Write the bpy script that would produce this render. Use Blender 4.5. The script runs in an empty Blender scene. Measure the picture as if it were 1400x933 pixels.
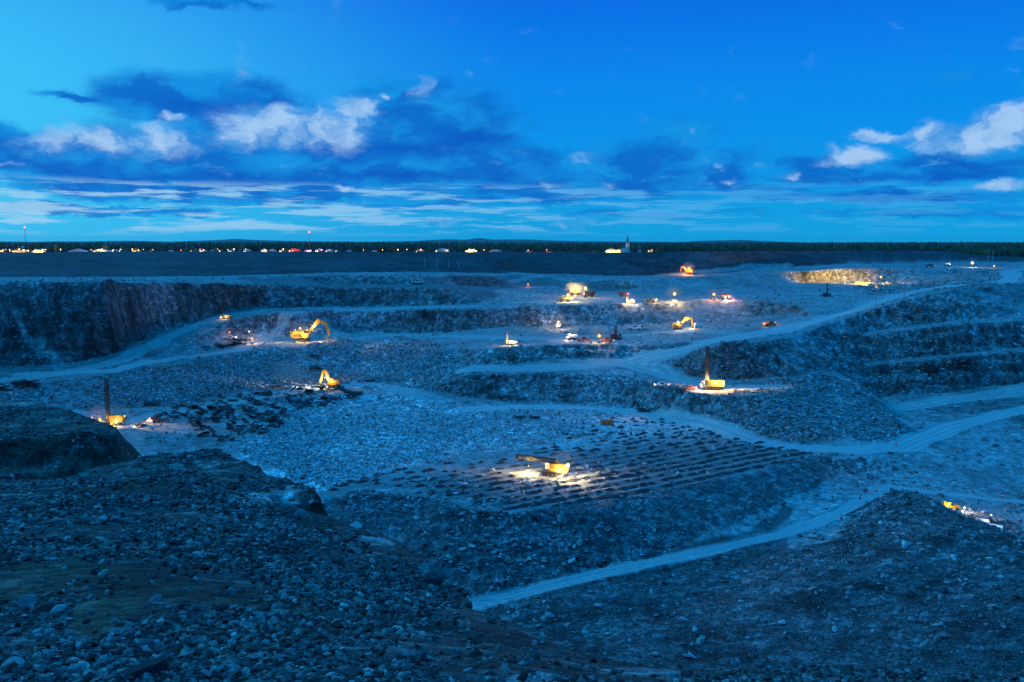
import bpy, bmesh, math, random
import numpy as np
from mathutils import Vector, Matrix, geometry
random.seed(7); RNG = np.random.default_rng(11)
scene = bpy.context.scene; COL = scene.collection
R = math.radians
# ---------------------------------------------------------------- camera
F = 1212.0; HOR = 332.0; CX, CY = 700.0, 466.5
PITCH = math.atan((CY - HOR) / F); CAMZ = 100.0
cd = bpy.data.cameras.new('camera'); cam = bpy.data.objects.new('camera', cd); COL.objects.link(cam)
cam.location = (0, 0, CAMZ); cam.rotation_euler = (math.pi/2 - PITCH, 0, 0)
cd.sensor_width = 36; cd.lens = 36 * F / 1400; cd.clip_start = 0.5; cd.clip_end = 90000
scene.camera = cam
scene.render.engine = 'CYCLES'
scene.view_settings.view_transform = 'Standard'; scene.view_settings.look = 'None'
scene.view_settings.exposure = 0.0; scene.view_settings.gamma = 1
cy = scene.cycles
cy.use_denoising = True; cy.max_bounces = 4; cy.diffuse_bounces = 2; cy.glossy_bounces = 2; cy.volume_bounces = 0
cy.transmission_bounces = 2; cy.transparent_max_bounces = 6; cy.use_light_tree = True
cy.sample_clamp_indirect = 2.0; cy.caustics_reflective = False; cy.caustics_refractive = False

def ray(px, py):
    u = (px - CX) / F; v = (CY - py) / F; c, s = math.cos(PITCH), math.sin(PITCH)
    return (u, c + v*s, -s + v*c)

# ---------------------------------------------------------------- dusk sky (world)
world = bpy.data.worlds.new('World'); scene.world = world; world.use_nodes = True
world.cycles.sampling_method = 'MANUAL'; world.cycles.sample_map_resolution = 512
def build_world():
    nt = world.node_tree; N = nt.nodes; L = nt.links; N.clear()
    def math_(op, a, b=None, c=None, clamp=False):
        n = N.new('ShaderNodeMath'); n.operation = op; n.use_clamp = clamp
        for i, v in enumerate((a, b, c)):
            if v is None: continue
            if isinstance(v, (int, float)): n.inputs[i].default_value = v
            else: L.new(v, n.inputs[i])
        return n.outputs[0]
    def vmath(op, a, b=None):
        n = N.new('ShaderNodeVectorMath'); n.operation = op
        for i, v in enumerate((a, b)):
            if v is None: continue
            if isinstance(v, tuple): n.inputs[i].default_value = v
            else: L.new(v, n.inputs[i])
        return n.outputs['Value'] if op == 'LENGTH' else n.outputs[0]
    def mrange(v, a, b, c=0.0, d=1.0, sm=True):
        n = N.new('ShaderNodeMapRange'); n.interpolation_type = 'SMOOTHSTEP' if sm else 'LINEAR'
        L.new(v, n.inputs[0])
        for i, k in enumerate((a, b, c, d)): n.inputs[i+1].default_value = k
        return n.outputs[0]
    def mix(f, a, b):
        n = N.new('ShaderNodeMix'); n.data_type = 'RGBA'
        for s, v in ((n.inputs[0], f), (n.inputs[6], a), (n.inputs[7], b)):
            if isinstance(v, (int, float)): s.default_value = v
            elif isinstance(v, tuple): s.default_value = (*v, 1)
            else: L.new(v, s)
        return n.outputs[2]
    def noise(vec, scale, detail, rough=0.55):
        n = N.new('ShaderNodeTexNoise'); L.new(vec, n.inputs['Vector'])
        n.inputs['Scale'].default_value = scale; n.inputs['Detail'].default_value = detail
        n.inputs['Roughness'].default_value = rough
        return n.outputs
    tc = N.new('ShaderNodeTexCoord'); sp = N.new('ShaderNodeSeparateXYZ'); L.new(tc.outputs['Generated'], sp.inputs[0])
    A = math_('MULTIPLY', math_('ARCTAN2', sp.outputs[0], sp.outputs[1]), 1212.0)
    E = math_('MULTIPLY', math_('ARCSINE', sp.outputs[2]), 1212.0)
    cb = N.new('ShaderNodeCombineXYZ'); L.new(A, cb.inputs[0]); L.new(E, cb.inputs[1]); P = cb.outputs[0]
    # ragged warp of the cloud shapes
    st = vmath('MULTIPLY', P, (1, 1.8, 1))
    w1 = noise(st, 0.011, 7, 0.62)['Color']
    w = vmath('MULTIPLY', vmath('SUBTRACT', w1, (0.5, 0.5, 0.5)), (95, 42, 0))
    w2 = noise(st, 0.05, 6, 0.6)['Color']
    w = vmath('ADD', w, vmath('MULTIPLY', vmath('SUBTRACT', w2, (0.5, 0.5, 0.5)), (20, 12, 0)))
    Q = vmath('ADD', P, w)
    def blobs(lst, soft=0.25):
        tot = None
        for (px, py, rx, ry, amp) in lst:
            x, y, z = ray(px, py); a = math.atan2(x, y)*1212; e = math.asin(z/math.sqrt(x*x+y*y+z*z))*1212
            ln = vmath('LENGTH', vmath('MULTIPLY', vmath('SUBTRACT', Q, (a, e, 0)), (1/rx, 1/ry, 0)))
            v = mrange(ln, 1.25, soft, 0, amp)
            tot = v if tot is None else math_('MAXIMUM', tot, v)
        return tot
    # clear sky: darker higher up and to the right, brighter towards the set sun on the left
    sky = mix(mrange(E, 0, 170), (0.004, 0.36, 0.76), (0.002, 0.275, 0.83))
    sky = mix(mrange(E, 120, 400), sky, (0.002, 0.115, 0.76))
    sky = mix(mrange(E, 420, 900), sky, (0.001, 0.37, 0.98))  # unseen zenith brightened to lift the light on the land
    glow = math_('MULTIPLY', mrange(A, 60, -760, 0, 1), mrange(E, 560, 150, 0, 1))
    sky = mix(math_('MULTIPLY', glow, 0.95), sky, (0.05, 0.56, 0.93))
    ns = N.new('ShaderNodeTexSky'); ns.sky_type = 'NISHITA'; ns.sun_disc = False
    ns.sun_elevation = R(1.0); ns.sun_rotation = R(-60); ns.air_density = 1.5; ns.ozone_density = 3
    nsb = mix(1.0, (0, 0, 0), ns.outputs[0]); 
    tint = vmath('MULTIPLY', nsb, (0.004, 0.014, 0.03))
    # dark slate-blue cloud bodies
    big = noise(vmath('MULTIPLY', P, (1, 2.2, 1)), 0.0085, 6, 0.55)['Fac']
    body = blobs([(280,136,165,52,1.1),(400,205,340,62,1.1),(600,180,150,72,1.1),(170,222,290,50,1),(660,222,170,40,1),(0,187,46,26,1),
                  (1200,240,230,20,1),(1345,215,130,20,1),(1120,222,100,18,.8),(900,235,230,56,.85),(330,262,460,22,.95),
                  (560,130,110,44,.62),(90,130,70,9,.6),(1200,268,240,14,.85),(780,258,260,30,.85),(560,235,260,34,1),
                  (1300,108,90,10,.4),(270,2,160,10,.75),(120,288,260,9,.7),(520,282,260,8,.6),(900,292,260,8,.5),(1240,292,200,9,.55),(1000,262,200,14,.6),(690,275,200,12,.7),(940,185,90,44,.6),(1380,285,160,20,.5)], -0.15)
    dark = mrange(math_('ADD', body, math_('MULTIPLY', math_('SUBTRACT', big, 0.5), 0.9)), 0.14, 0.56)
    base = blobs([(300,140,110,16,.8),(560,203,230,15,1),(650,190,70,26,1),(300,243,430,12,.7),(570,240,240,12,.9),(380,118,40,22,.5),
                  (1200,243,200,8,.8),(1350,222,110,9,.7),(1200,270,180,6,.8),(0,192,36,14,.6),(200,262,260,7,.5),(640,112,40,7,.5),(880,252,130,9,.35)], -0.1)
    dn = noise(vmath('MULTIPLY', Q, (1, 2.2, 1)), 0.014, 5, 0.5)['Fac']
    dcol = mix(mrange(dn, 0.40, 0.62), (0.002, 0.15, 0.60), (0.006, 0.28, 0.76))
    dcol = mix(math_('MULTIPLY', base, 0.9), dcol, (0.001, 0.09, 0.53))
    dcol = mix(mrange(E, 80, 10, 0, 0.6), dcol, (0.002, 0.27, 0.72))
    c = mix(dark, sky, dcol)
    # pale streaks low over the horizon
    Q2 = vmath('ADD', P, vmath('MULTIPLY', w, (.8, .16, 0)))
    sn = noise(vmath('MULTIPLY', Q2, (1, 12.0, 1)), 0.007, 8, 0.6)['Fac']
    stk = math_('MULTIPLY', mrange(sn, 0.475, 0.57), math_('MULTIPLY', mrange(E, 6, 22), mrange(E, 82, 66)))
    scol = mix(mrange(A, -560, 420), (0.36, 0.66, 0.90), (0.08, 0.43, 0.84))
    c = mix(math_('MULTIPLY', stk, mrange(A, 700, -300, 0.3, 0.8)), c, scol)
    pn = noise(vmath('MULTIPLY', Q, (1, 3.0, 1)), 0.022, 5, 0.55)['Fac']
    puff = math_('MULTIPLY', mrange(pn, 0.60, 0.74), math_('MULTIPLY', mrange(E, 25, 60), mrange(E, 150, 90)))
    c = mix(math_('MULTIPLY', puff, 0.35), c, (0.14, 0.48, 0.90))
    # lit cloud tops
    white = blobs([(400,172,150,36,1.05),(320,188,70,22,.9),(490,148,44,24,1),(478,178,40,30,.9),(180,190,120,28,.95),(60,200,70,22,.6),(250,156,30,7,1),(325,100,16,20,.6),
                   (1330,183,86,27,1.3),(1385,170,48,26,1.3),(1265,182,24,14,1),(1165,212,62,13,1.05),(1205,187,34,7,1),(1130,205,20,14,.8),
                   (810,212,30,11,.8),(580,125,20,28,.5),(532,130,13,5,1),(600,300,50,10,.6),(788,303,56,16,.45),
                   (1368,250,34,9,.9),(748,252,24,9,.6),(828,253,26,8,.6),(1095,241,30,6,.6),(995,250,14,5,.7),(940,182,12,6,.6),
                   (928,196,14,7,.45),(475,262,18,6,.8),(636,102,10,6,.6),(30,230,70,5,.5),(1375,102,18,5,.5),(985,232,16,5,.5)], 0.0)
    wn = noise(vmath('MULTIPLY', Q, (1, 1.5, 1)), 0.019, 7, 0.56)['Fac']
    wm = mrange(math_('ADD', white, math_('MULTIPLY', math_('SUBTRACT', wn, 0.5), 1.25)), 0.13, 0.98)
    wn2 = noise(vmath('ADD', Q, (14, -16, 0)), 0.026, 6, 0.55)['Fac']
    lit = math_('ADD', math_('MULTIPLY', math_('SUBTRACT', wn, wn2), 1.6), 0.5)
    wcol = mix(mrange(lit, 0.25, 0.75), (0.05, 0.30, 0.76), (0.38, 0.60, 0.90))
    c = mix(math_('MULTIPLY', wm, 0.92), c, wcol)
    c = mix(mrange(E, -4, -40), c, (0.004, 0.03, 0.07))
    fin = vmath('ADD', c, tint)
    bg = N.new('ShaderNodeBackground'); L.new(fin, bg.inputs[0]); bg.inputs[1].default_value = 1.0
    out = N.new('ShaderNodeOutputWorld'); L.new(bg.outputs[0], out.inputs[0])
build_world()
# the last soft glow of the set sun, from the left, beyond the pit
sd = bpy.data.lights.new('sun', 'SUN'); sd.energy = 0.9; sd.angle = R(20); sd.color = (0.12, 0.58, 1.0)
sun = bpy.data.objects.new('sun', sd); COL.objects.link(sun)
sun.rotation_euler = (R(60), 0, R(-118)); 

# ---------------------------------------------------------------- helpers
def Pd(px, py, d):
    x, y, z = ray(px, py); t = d / -z
    return (x*t, y*t, CAMZ - d)
def QD(px, py, D):
    x, y, z = ray(px, py); t = D / y
    return (x*t, D, CAMZ + z*t)
def tag(o, label=None, cat=None, group=None, kind=None):
    for k, v in (('label', label), ('category', cat), ('group', group), ('kind', kind)):
        if v: o[k] = v
    return o
def np_mesh(name, verts, faces, smooth=True):
    me = bpy.data.meshes.new(name); n = len(verts); m, k = faces.shape
    me.vertices.add(n); me.vertices.foreach_set('co', np.ascontiguousarray(verts, dtype=np.float32).ravel())
    me.loops.add(m*k); me.loops.foreach_set('vertex_index', np.ascontiguousarray(faces, dtype=np.int32).ravel())
    me.polygons.add(m); me.polygons.foreach_set('loop_start', np.arange(0, m*k, k, dtype=np.int32))
    me.polygons.foreach_set('use_smooth', np.full(m, smooth, dtype=bool))
    me.update(calc_edges=True)
    return me
def link(name, me, mat=None, parent=None):
    o = bpy.data.objects.new(name, me); COL.objects.link(o)
    if mat is not None:
        me.materials.clear(); me.materials.append(mat)
    if parent is not None: o.parent = parent
    return o
def set_col(me, rgb, alpha=1.0):
    a = me.color_attributes.new('tone', 'FLOAT_COLOR', 'POINT')
    c = np.ones((len(me.vertices), 4), dtype=np.float32); c[:, :3] = rgb; c[:, 3] = alpha
    a.data.foreach_set('color', c.ravel())

# value noise on a lattice
TAB = RNG.random((256, 256)).astype(np.float32)
def vnoise(x, y, s=0):
    xi = np.floor(x).astype(np.int64); yi = np.floor(y).astype(np.int64)
    fx = (x - xi).astype(np.float32); fy = (y - yi).astype(np.float32)
    fx = fx*fx*(3-2*fx); fy = fy*fy*(3-2*fy)
    xi += s*37; yi += s*91
    a = TAB[xi & 255, yi & 255]; b = TAB[(xi+1) & 255, yi & 255]
    c = TAB[xi & 255, (yi+1) & 255]; d = TAB[(xi+1) & 255, (yi+1) & 255]
    return (a + (b-a)*fx)*(1-fy) + (c + (d-c)*fx)*fy - 0.5
def fbm(x, y, lam, octv=4, s=0, g=0.5):
    t = 0; a = 1.0; xr, yr = x, y
    for i in range(octv):
        t = t + a*vnoise(xr/lam, yr/lam, s+i); a *= g; lam *= 0.5
        xr, yr = xr*0.8-yr*0.6, xr*0.6+yr*0.8
    return t
def sstep(a, b, v):
    t = np.clip((v-a)/(b-a), 0, 1); return t*t*(3-2*t)
# ---------------------------------------------------------------- terrain survey lines
# P lines: (column, row, metres below the camera)   Q lines: (column, row, forward distance)
PL = [
 [(-250,392,28),(0,379,28),(150,379,28),(300,378,28.5),(450,373,28.3),(560,372,27.4),(700,374,33.5),(850,378,37),(930,377,37),(1000,373,35),(1050,367,31),(1150,362,28),(1300,360,27.5),(1400,362,27),(1650,364,27)],
 [(-250,402,26),(0,388,24.8),(100,386,24.6),(140,386.5,25),(200,387,27.5),(250,388,29.3),(300,390,31.2),(370,392,34),(450,393,36),(500,394,36.6),(600,393,35.3),(690,394,42)],
 [(340,383,29.3),(450,377,28.6),(560,376,27.4),(640,377,30),(700,379,35.2),(790,380,37),(850,384,37.5),(930,380,37),(1000,378,35),(1050,372,31),(1100,371,30),(1145,368,28.2),(1207,367,27.5),(1260,368,28),(1370,368,29),(1650,369,29)],
 [(450,390,36),(600,390,35.5),(700,392,42.5),(760,393,44),(850,395,45),(930,396,46),(1000,396,45),(1060,388,41.5),(1100,387,42),(1145,386,42),(1207,386,42),(1235,389,40),(1260,391,36)],
 [(300,429,52),(370,421,49.5),(450,420,51),(500,420,51.2),(600,418,48.8),(650,415,48),(690,410,46.5),(720,405,46)],
 [(690,420,47),(720,418,46),(800,417,46.5),(860,415,46),(930,413,46),(1000,409,45),(1050,413,45),(1090,420,46),(1125,425,46.5)],
 [(380,427,49),(400,428,49.5),(450,425,50.2),(500,426,51.2),(600,423,48.8),(650,422,48),(690,420,47)],
 [(400,462,66),(420,457,65.5),(450,457,66),(500,455,66),(600,455,65),(650,450,62),(700,446,60),(760,447,60),(830,446,60),(900,442,59),(960,440,58.5),(1000,438,58),(1050,432,54),(1090,428,50)],
 [(-250,515,73),(0,500,72),(80,498,71),(140,488,69),(200,462,64),(250,445,58),(300,431,52.3),(370,423,49.8)],
 [(150,500,70),(220,475,66),(270,451,58.5),(330,433,52.3),(380,427,49.6)],
 [(210,490,70),(300,475,68),(350,466,67)],
 [(350,466,66.8),(375,450,61),(405,431,50.5)],
 [(-250,545,72),(0,527,71),(60,521,71),(130,514,71),(250,497,70),(330,486,69),(352,474,67),(400,467,66),(450,470,66),(500,463,66),(540,461,66),(560,462,66),(600,474,66),(640,478,65)],
 [(670,476,62),(700,474,60.5),(760,472,60),(830,470,60),(860,473,61.5)],
 [(-250,570,82),(100,562,82),(200,553,82),(300,543,82),(380,531,81),(430,522,80.5),(520,516,79),(560,530,80),(600,535,80),(660,548,83),(700,550,84),(800,553,84),(860,558,84),(900,565,84),(970,590,84),(1010,600,84),(1060,605,84),(1150,608,84),(1225,607,84),(1245,600,84)],
 [(1240,585,84),(1228,560,83.5),(1205,545,82.5)],
 [(650,500,70.5),(700,498,69.5),(760,491,67),(830,490,67),(850,492,68)],
 [(640,512,72),(700,512,71.5),(760,510,71),(830,512,71),(870,515,71.5),(900,523,72),(950,537,72),(1000,543,72),(1040,545,72),(1075,540,72),(1095,530,71)],
 [(880,497,68.5),(920,486,62.5),(960,477,57.5),(1000,470,54.5),(1040,467,54.5),(1080,460,54)],
 [(880,507,71),(920,513,71.5),(970,519,72),(1020,520,72),(1060,517,71)],
 [(1098,512,69.5),(1130,503,68),(1165,518,71),(1190,537,75),(1215,558,80),(1236,585,83)],
 [(1080,460,54),(1150,438,47.5),(1190,425,43),(1230,411,37),(1300,397,30.5),(1350,391,28.5),(1400,388,28),(1650,388,28)],
 [(870,488,67),(920,476,59.5),(1000,460,55),(1080,444,52),(1150,427,47.5),(1225,402,37),(1300,390,30.5)],
 [(1180,455,55.5),(1300,440,48),(1400,432,45),(1650,430,45)],
 [(1180,461,56),(1300,446,48.5),(1400,438,45.5),(1650,436,45.5)],
 [(1185,495,69),(1300,485,63.5),(1400,475,60),(1650,470,60)],
 [(1185,499,69.5),(1300,490,64),(1400,482,60.5),(1650,477,60.5)],
 [(1205,543,82.5),(1300,536,80),(1350,528,78),(1400,522,75),(1650,515,73)],
 [(1100,624,84.5),(1200,624,85),(1290,621,85),(1325,603,85),(1340,590,84),(1370,575,83),(1400,570,82),(1650,560,82)],
 [(1250,590,84.3),(1330,568,83),(1400,550,81),(1650,540,81)],
 [(-250,700,85),(0,700,85),(300,690,85),(430,686,85),(500,668,84.5),(560,668,84.5),(620,688,84.5),(680,700,84.5),(740,700,84.5),(800,694,84.5),(900,678,84.5),(1000,653,84.5),(1060,638,84.5),(1100,624,84.5)],
 [(-250,800,100),(400,800,100),(560,815,101),(640,820,100.5),(700,806,99),(760,790,97),(850,770,95),(900,758,94),(960,745,93),(1020,728,92),(1060,705,91),(1090,688,90.5),(1130,668,90),(1160,650,89.5),(1215,650,89.5),(1290,662,90),(1340,666,90),(1400,663,90),(1650,660,90)],
 [(640,829,101),(760,800,98),(900,768,94.5),(1060,735,92.5),(1150,712,92),(1200,690,91.5),(1215,672,91),(1300,680,90.5),(1400,688,90.5),(1650,690,90.5)],
 [(1130,728,90.5),(1170,702,87),(1225,670,82),(1260,680,81),(1310,700,80),(1400,733,79.5),(1650,820,79)],
 [(650,850,102),(760,815,98),(900,785,95),(1050,755,92)],
 [(700,930,95),(800,915,92),(1000,915,88),(1200,915,84),(1400,920,80),(1650,930,80)],
 [(900,850,93),(1100,830,88),(1200,780,84),(1300,800,82),(1400,820,79)],
 [(400,560,82.5),(600,600,83.5),(500,640,84),(800,620,84),(950,640,84.3)],
 [(500,490,74),(560,490,73.5)], [(600,505,73.5),(630,490,69)],
 [(700,740,90.5),(800,735,90),(900,715,89)],
]
QL = [
 [(-250,347,1100),(0,346,1100),(200,344,1100),(600,345,1100),(850,346,1100),(1000,344,1100),(1150,343,1250),(1280,343,1300),(1330,349,1300),(1400,352,1300),(1650,353,1300)],
 [(-250,535,160),(0,543,150),(60,550,146),(110,567,138),(150,583,128),(160,588,126)],
 [(-250,600,118),(0,600,118),(60,598,118),(100,593,119),(150,594,121),(160,596,122)],
 [(-250,640,116),(0,636,116.5),(80,642,116),(140,640,118),(168,630,121)],
 [(-250,660,88),(0,655,90),(100,653,88)],
 [(-3000,1150,7),(0,1150,7),(4500,1150,7)],
 [(-1500,1060,9),(0,1060,9.3),(3000,1060,9.5)],
 [(-800,940,13.5),(0,933,14),(400,933,15),(700,933,17),(1000,940,19),(1400,945,20),(2000,950,20)],
 [(-500,860,22),(0,850,22),(200,850,22),(400,850,24),(600,850,27),(650,850,29)],
 [(-400,790,31),(0,780,31),(200,780,31),(400,780,35),(560,782,41)],
 [(-300,725,42),(0,720,42),(200,720,42),(300,722,43),(400,726,48)],
 [(-250,690,58),(0,672,66),(200,660,66),(330,668,66),(372,690,60)],
 [(170,630,92),(230,620,96),(300,614,98),(340,632,88),(370,650,80),(400,662,72),(434,671,66)],
 [(378,676,63.6),(410,677,63.0),(435,677,62.9)],
 [(441,716,62.8),(442,719,66),(443,724,70)],
 [(380,709,61.9),(410,714,61.7),(437,718,61.9)],
 [(480,720,62),(540,745,52),(590,768,46),(606,776,44)], [(612,797,43),(640,818,38),(645,835,34),(700,852,31),(770,880,27.5),(810,905,25),(900,912,24.5),(1000,917,24.5),(1060,911,25),(1250,922,25),(1400,926,25),(2000,930,25)],
]
def dens(line, fn):
    out = []
    for (a, b) in zip(line[:-1], line[1:]):
        n = max(1, int(abs(b[0]-a[0])/7 + abs(b[1]-a[1])/7))
        if a[2] < 30 and fn is QD: n = min(n, 60)
        for i in range(n):
            t = i/n; out.append(fn(*[a[k] + (b[k]-a[k])*t for k in range(3)]))
    out.append(fn(*line[-1])); return out
pts = []
for l in PL: pts += dens(l, Pd)
sil = []
for i, l in enumerate(QL):
    w = dens(l, QD); pts += w
    if i in (1, 12, 16, 17): sil += w
def hid(ws, dD, dd):
    return [(x*(1+dD/y), y+dD, z-dd) for (x, y, z) in ws]
pts += hid(sil[::2], 5, 6) + hid(sil[::3], 20, 19) + hid(sil[::4], 60, 38)
pts += hid(dens(PL[33][2:], Pd), 12, 7)
bc = dens(QL[0], QD)
pts += [(x*1.03, y+30, z) for (x, y, z) in bc[::3]] + [(x*1.08, y+90, CAMZ-24) for (x, y, z) in bc[::3]]
for D, d in ((2000, 24), (3000, 23), (4500, 15), (7000, 8), (12000, 6), (30000, 20)):
    pts += [(u*D, D, CAMZ-d) for u in np.linspace(-1.1, 1.1, 23)]
pts = np.array(pts)
pts[:, :2] += RNG.normal(0, 0.01, (len(pts), 2))
res = geometry.delaunay_2d_cdt([Vector((p[0], p[1])) for p in pts], [], [], 0, 1e-4)
vv = np.array([(v.x, v.y) for v in res[0]]); zz = np.array([pts[o[0], 2] if o else 0 for o in res[3]])
# ---- grid
def logrows(a, b, step): return np.exp(np.arange(math.log(a), math.log(b), step))
YR = np.concatenate([logrows(6.5, 120, 0.0050), logrows(120, 240, 0.0045), logrows(240, 1150, 0.00195), logrows(1150, 2300, 0.012), logrows(2300, 19500, 0.05)])
UC = np.linspace(-0.74, 0.74, 1340); OFF = 12.0
NR, NC = len(YR), len(UC)
GY = np.repeat(YR[:, None], NC, 1); GX = UC[None, :]*(GY+OFF)
H = np.full((NR, NC), np.nan)
for f in res[2]:
    if len(f) != 3: continue
    i, j, k = f; a, b, c = vv[i], vv[j], vv[k]
    ys = (a[1], b[1], c[1]); r0 = np.searchsorted(YR, min(ys)); r1 = np.searchsorted(YR, max(ys))
    if r1 <= r0: continue
    us = [p[0]/(p[1]+OFF) for p in (a, b, c)]
    c0 = np.searchsorted(UC, min(us)); c1 = np.searchsorted(UC, max(us))
    if c1 <= c0: continue
    X = GX[r0:r1, c0:c1]; Y = GY[r0:r1, c0:c1]
    det = (b[1]-c[1])*(a[0]-c[0]) + (c[0]-b[0])*(a[1]-c[1])
    if abs(det) < 1e-9: continue
    l1 = ((b[1]-c[1])*(X-c[0]) + (c[0]-b[0])*(Y-c[1]))/det
    l2 = ((c[1]-a[1])*(X-c[0]) + (a[0]-c[0])*(Y-c[1]))/det; l3 = 1-l1-l2
    m = (l1 >= -1e-6) & (l2 >= -1e-6) & (l3 >= -1e-6)
    H[r0:r1, c0:c1][m] = (l1*zz[i] + l2*zz[j] + l3*zz[k])[m]
ci = np.arange(NC)
for r in range(NR):
    ok = ~np.isnan(H[r])
    if ok.any(): H[r] = np.interp(ci, ci[ok], H[r][ok])
    elif r: H[r] = H[r-1]
for r in range(NR-2, -1, -1):
    if np.isnan(H[r]).any(): H[r] = H[r+1]
print('grid', NR, NC, NR*NC)
LOGR = np.arange(NR)
def gsample(A, x, y):
    r = np.interp(y, YR, LOGR); c = (x/(y+OFF) - UC[0])/(UC[1]-UC[0])
    r = np.clip(r, 0, NR-1.001); c = np.clip(c, 0, NC-1.001)
    ri = r.astype(int); ci_ = c.astype(int); fr = r-ri; fc = c-ci_
    return (A[ri, ci_]*(1-fc) + A[ri, ci_+1]*fc)*(1-fr) + (A[ri+1, ci_]*(1-fc) + A[ri+1, ci_+1]*fc)*fr
def blur(A):
    B = A.copy(); B[1:-1] = 0.25*A[:-2] + 0.5*A[1:-1] + 0.25*A[2:]
    C = B.copy(); C[:, 1:-1] = 0.25*B[:, :-2] + 0.5*B[:, 1:-1] + 0.25*B[:, 2:]
    return C
# picture column/row of every grid point on the bare survey surface (used only to name zones)
def proj(X, Y, Z):
    c, s = math.cos(PITCH), math.sin(PITCH); dz = Z-CAMZ
    dep = Y*c - dz*s; up = Y*s + dz*c
    return CX + F*X/dep, CY - F*up/dep
PX, PY = proj(GX, GY, H)
# ragged edges: the surface is read at a wandering position
def slope(A):
    dy = np.gradient(A, axis=0)/np.gradient(GY, axis=0)
    dx = np.gradient(A, axis=1)/np.gradient(GX, axis=1)
    return np.sqrt(dx*dx + dy*dy)
far = sstep(150, 260, GY)*(1 - sstep(1200, 1500, GY)); mid = sstep(25, 60, GY)*(1-sstep(150, 260, GY))
wa = 3.6*far + .45*mid
wx = fbm(GX, GY, 34, 5, 3)*wa*1.6; wy = fbm(GX, GY, 34, 5, 13)*wa*1.6
H1 = gsample(H, GX+wx, GY+wy)
H1 = blur(H1)
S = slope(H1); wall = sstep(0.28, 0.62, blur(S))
def poly_mask(poly, X=None, Y=None):
    X = PX if X is None else X; Y = PY if Y is None else Y
    m = np.zeros(X.shape, bool); n = len(poly)
    x0 = min(p[0] for p in poly); x1 = max(p[0] for p in poly); y0 = min(p[1] for p in poly); y1 = max(p[1] for p in poly)
    sel = (X > x0) & (X < x1) & (Y > y0) & (Y < y1)
    xs, ys = X[sel], Y[sel]; r = np.zeros(xs.shape, bool)
    for i in range(n):
        ax, ay = poly[i]; bx, by = poly[(i+1) % n]
        if ay == by: continue
        cr = ((ay > ys) != (by > ys)) & (xs < (bx-ax)*(ys-ay)/(by-ay)+ax); r ^= cr
    m[sel] = r; return m
def soft(m, k=3):
    m = m.astype(np.float32)
    for _ in range(k): m = blur(m)
    return m
pitm = (GY > 150)
WX = PX + fbm(GX, GY, 30, 4, 40)*36; WY = PY + fbm(GX, GY, 30, 4, 47)*10
def zone(poly, k=3): return soft(poly_mask(poly, WX, WY) & pitm, k)
z_gravel = zone([(330,565),(420,545),(520,535),(660,552),(860,560),(960,590),(1040,615),(900,610),(760,615),(640,620),(560,640),(430,680),(330,640)])
z_pile = zone([(130,514),(250,497),(350,474),(560,462),(640,480),(640,540),(560,530),(380,530),(240,550),(130,562)])
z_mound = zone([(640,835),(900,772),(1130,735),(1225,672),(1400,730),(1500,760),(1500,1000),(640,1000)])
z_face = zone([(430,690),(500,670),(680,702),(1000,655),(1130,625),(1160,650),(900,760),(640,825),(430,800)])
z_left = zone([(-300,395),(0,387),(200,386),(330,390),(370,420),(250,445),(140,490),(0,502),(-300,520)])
z_right = zone([(1090,460),(1300,396),(1600,386),(1600,530),(1300,540),(1200,545),(1130,500)])
z_heap = zone([(1040,530),(1110,503),(1180,528),(1240,590),(1235,606),(1050,606),(980,596),(960,545)])
z_floorR = zone([(1205,550),(1400,522),(1600,515),(1600,560),(1330,600),(1290,622),(1060,622),(1240,605)])
z_low = zone([(1060,720),(1130,668),(1200,648),(1400,665),(1600,665),(1600,760),(1400,730),(1225,672),(1130,730)])
z_tr = zone([(1210,369),(1370,369),(1380,392),(1290,392),(1220,404),(1180,400),(1160,388)], 2)
berm = ((GY > 600) & (GY < 1500) & (PY < np.interp(PX, [-250,0,150,300,450,560,700,850,930,1000,1050,1150,1300,1650], [390,379,379,378,373,372,374,378,377,373,367,361,358,358])))
berm = soft(berm, 2); plat = sstep(1380, 1500, GY)
fg = (1-sstep(130, 175, GY))*np.where(GX > 8, 1-sstep(95, 130, GY), 1)
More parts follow.
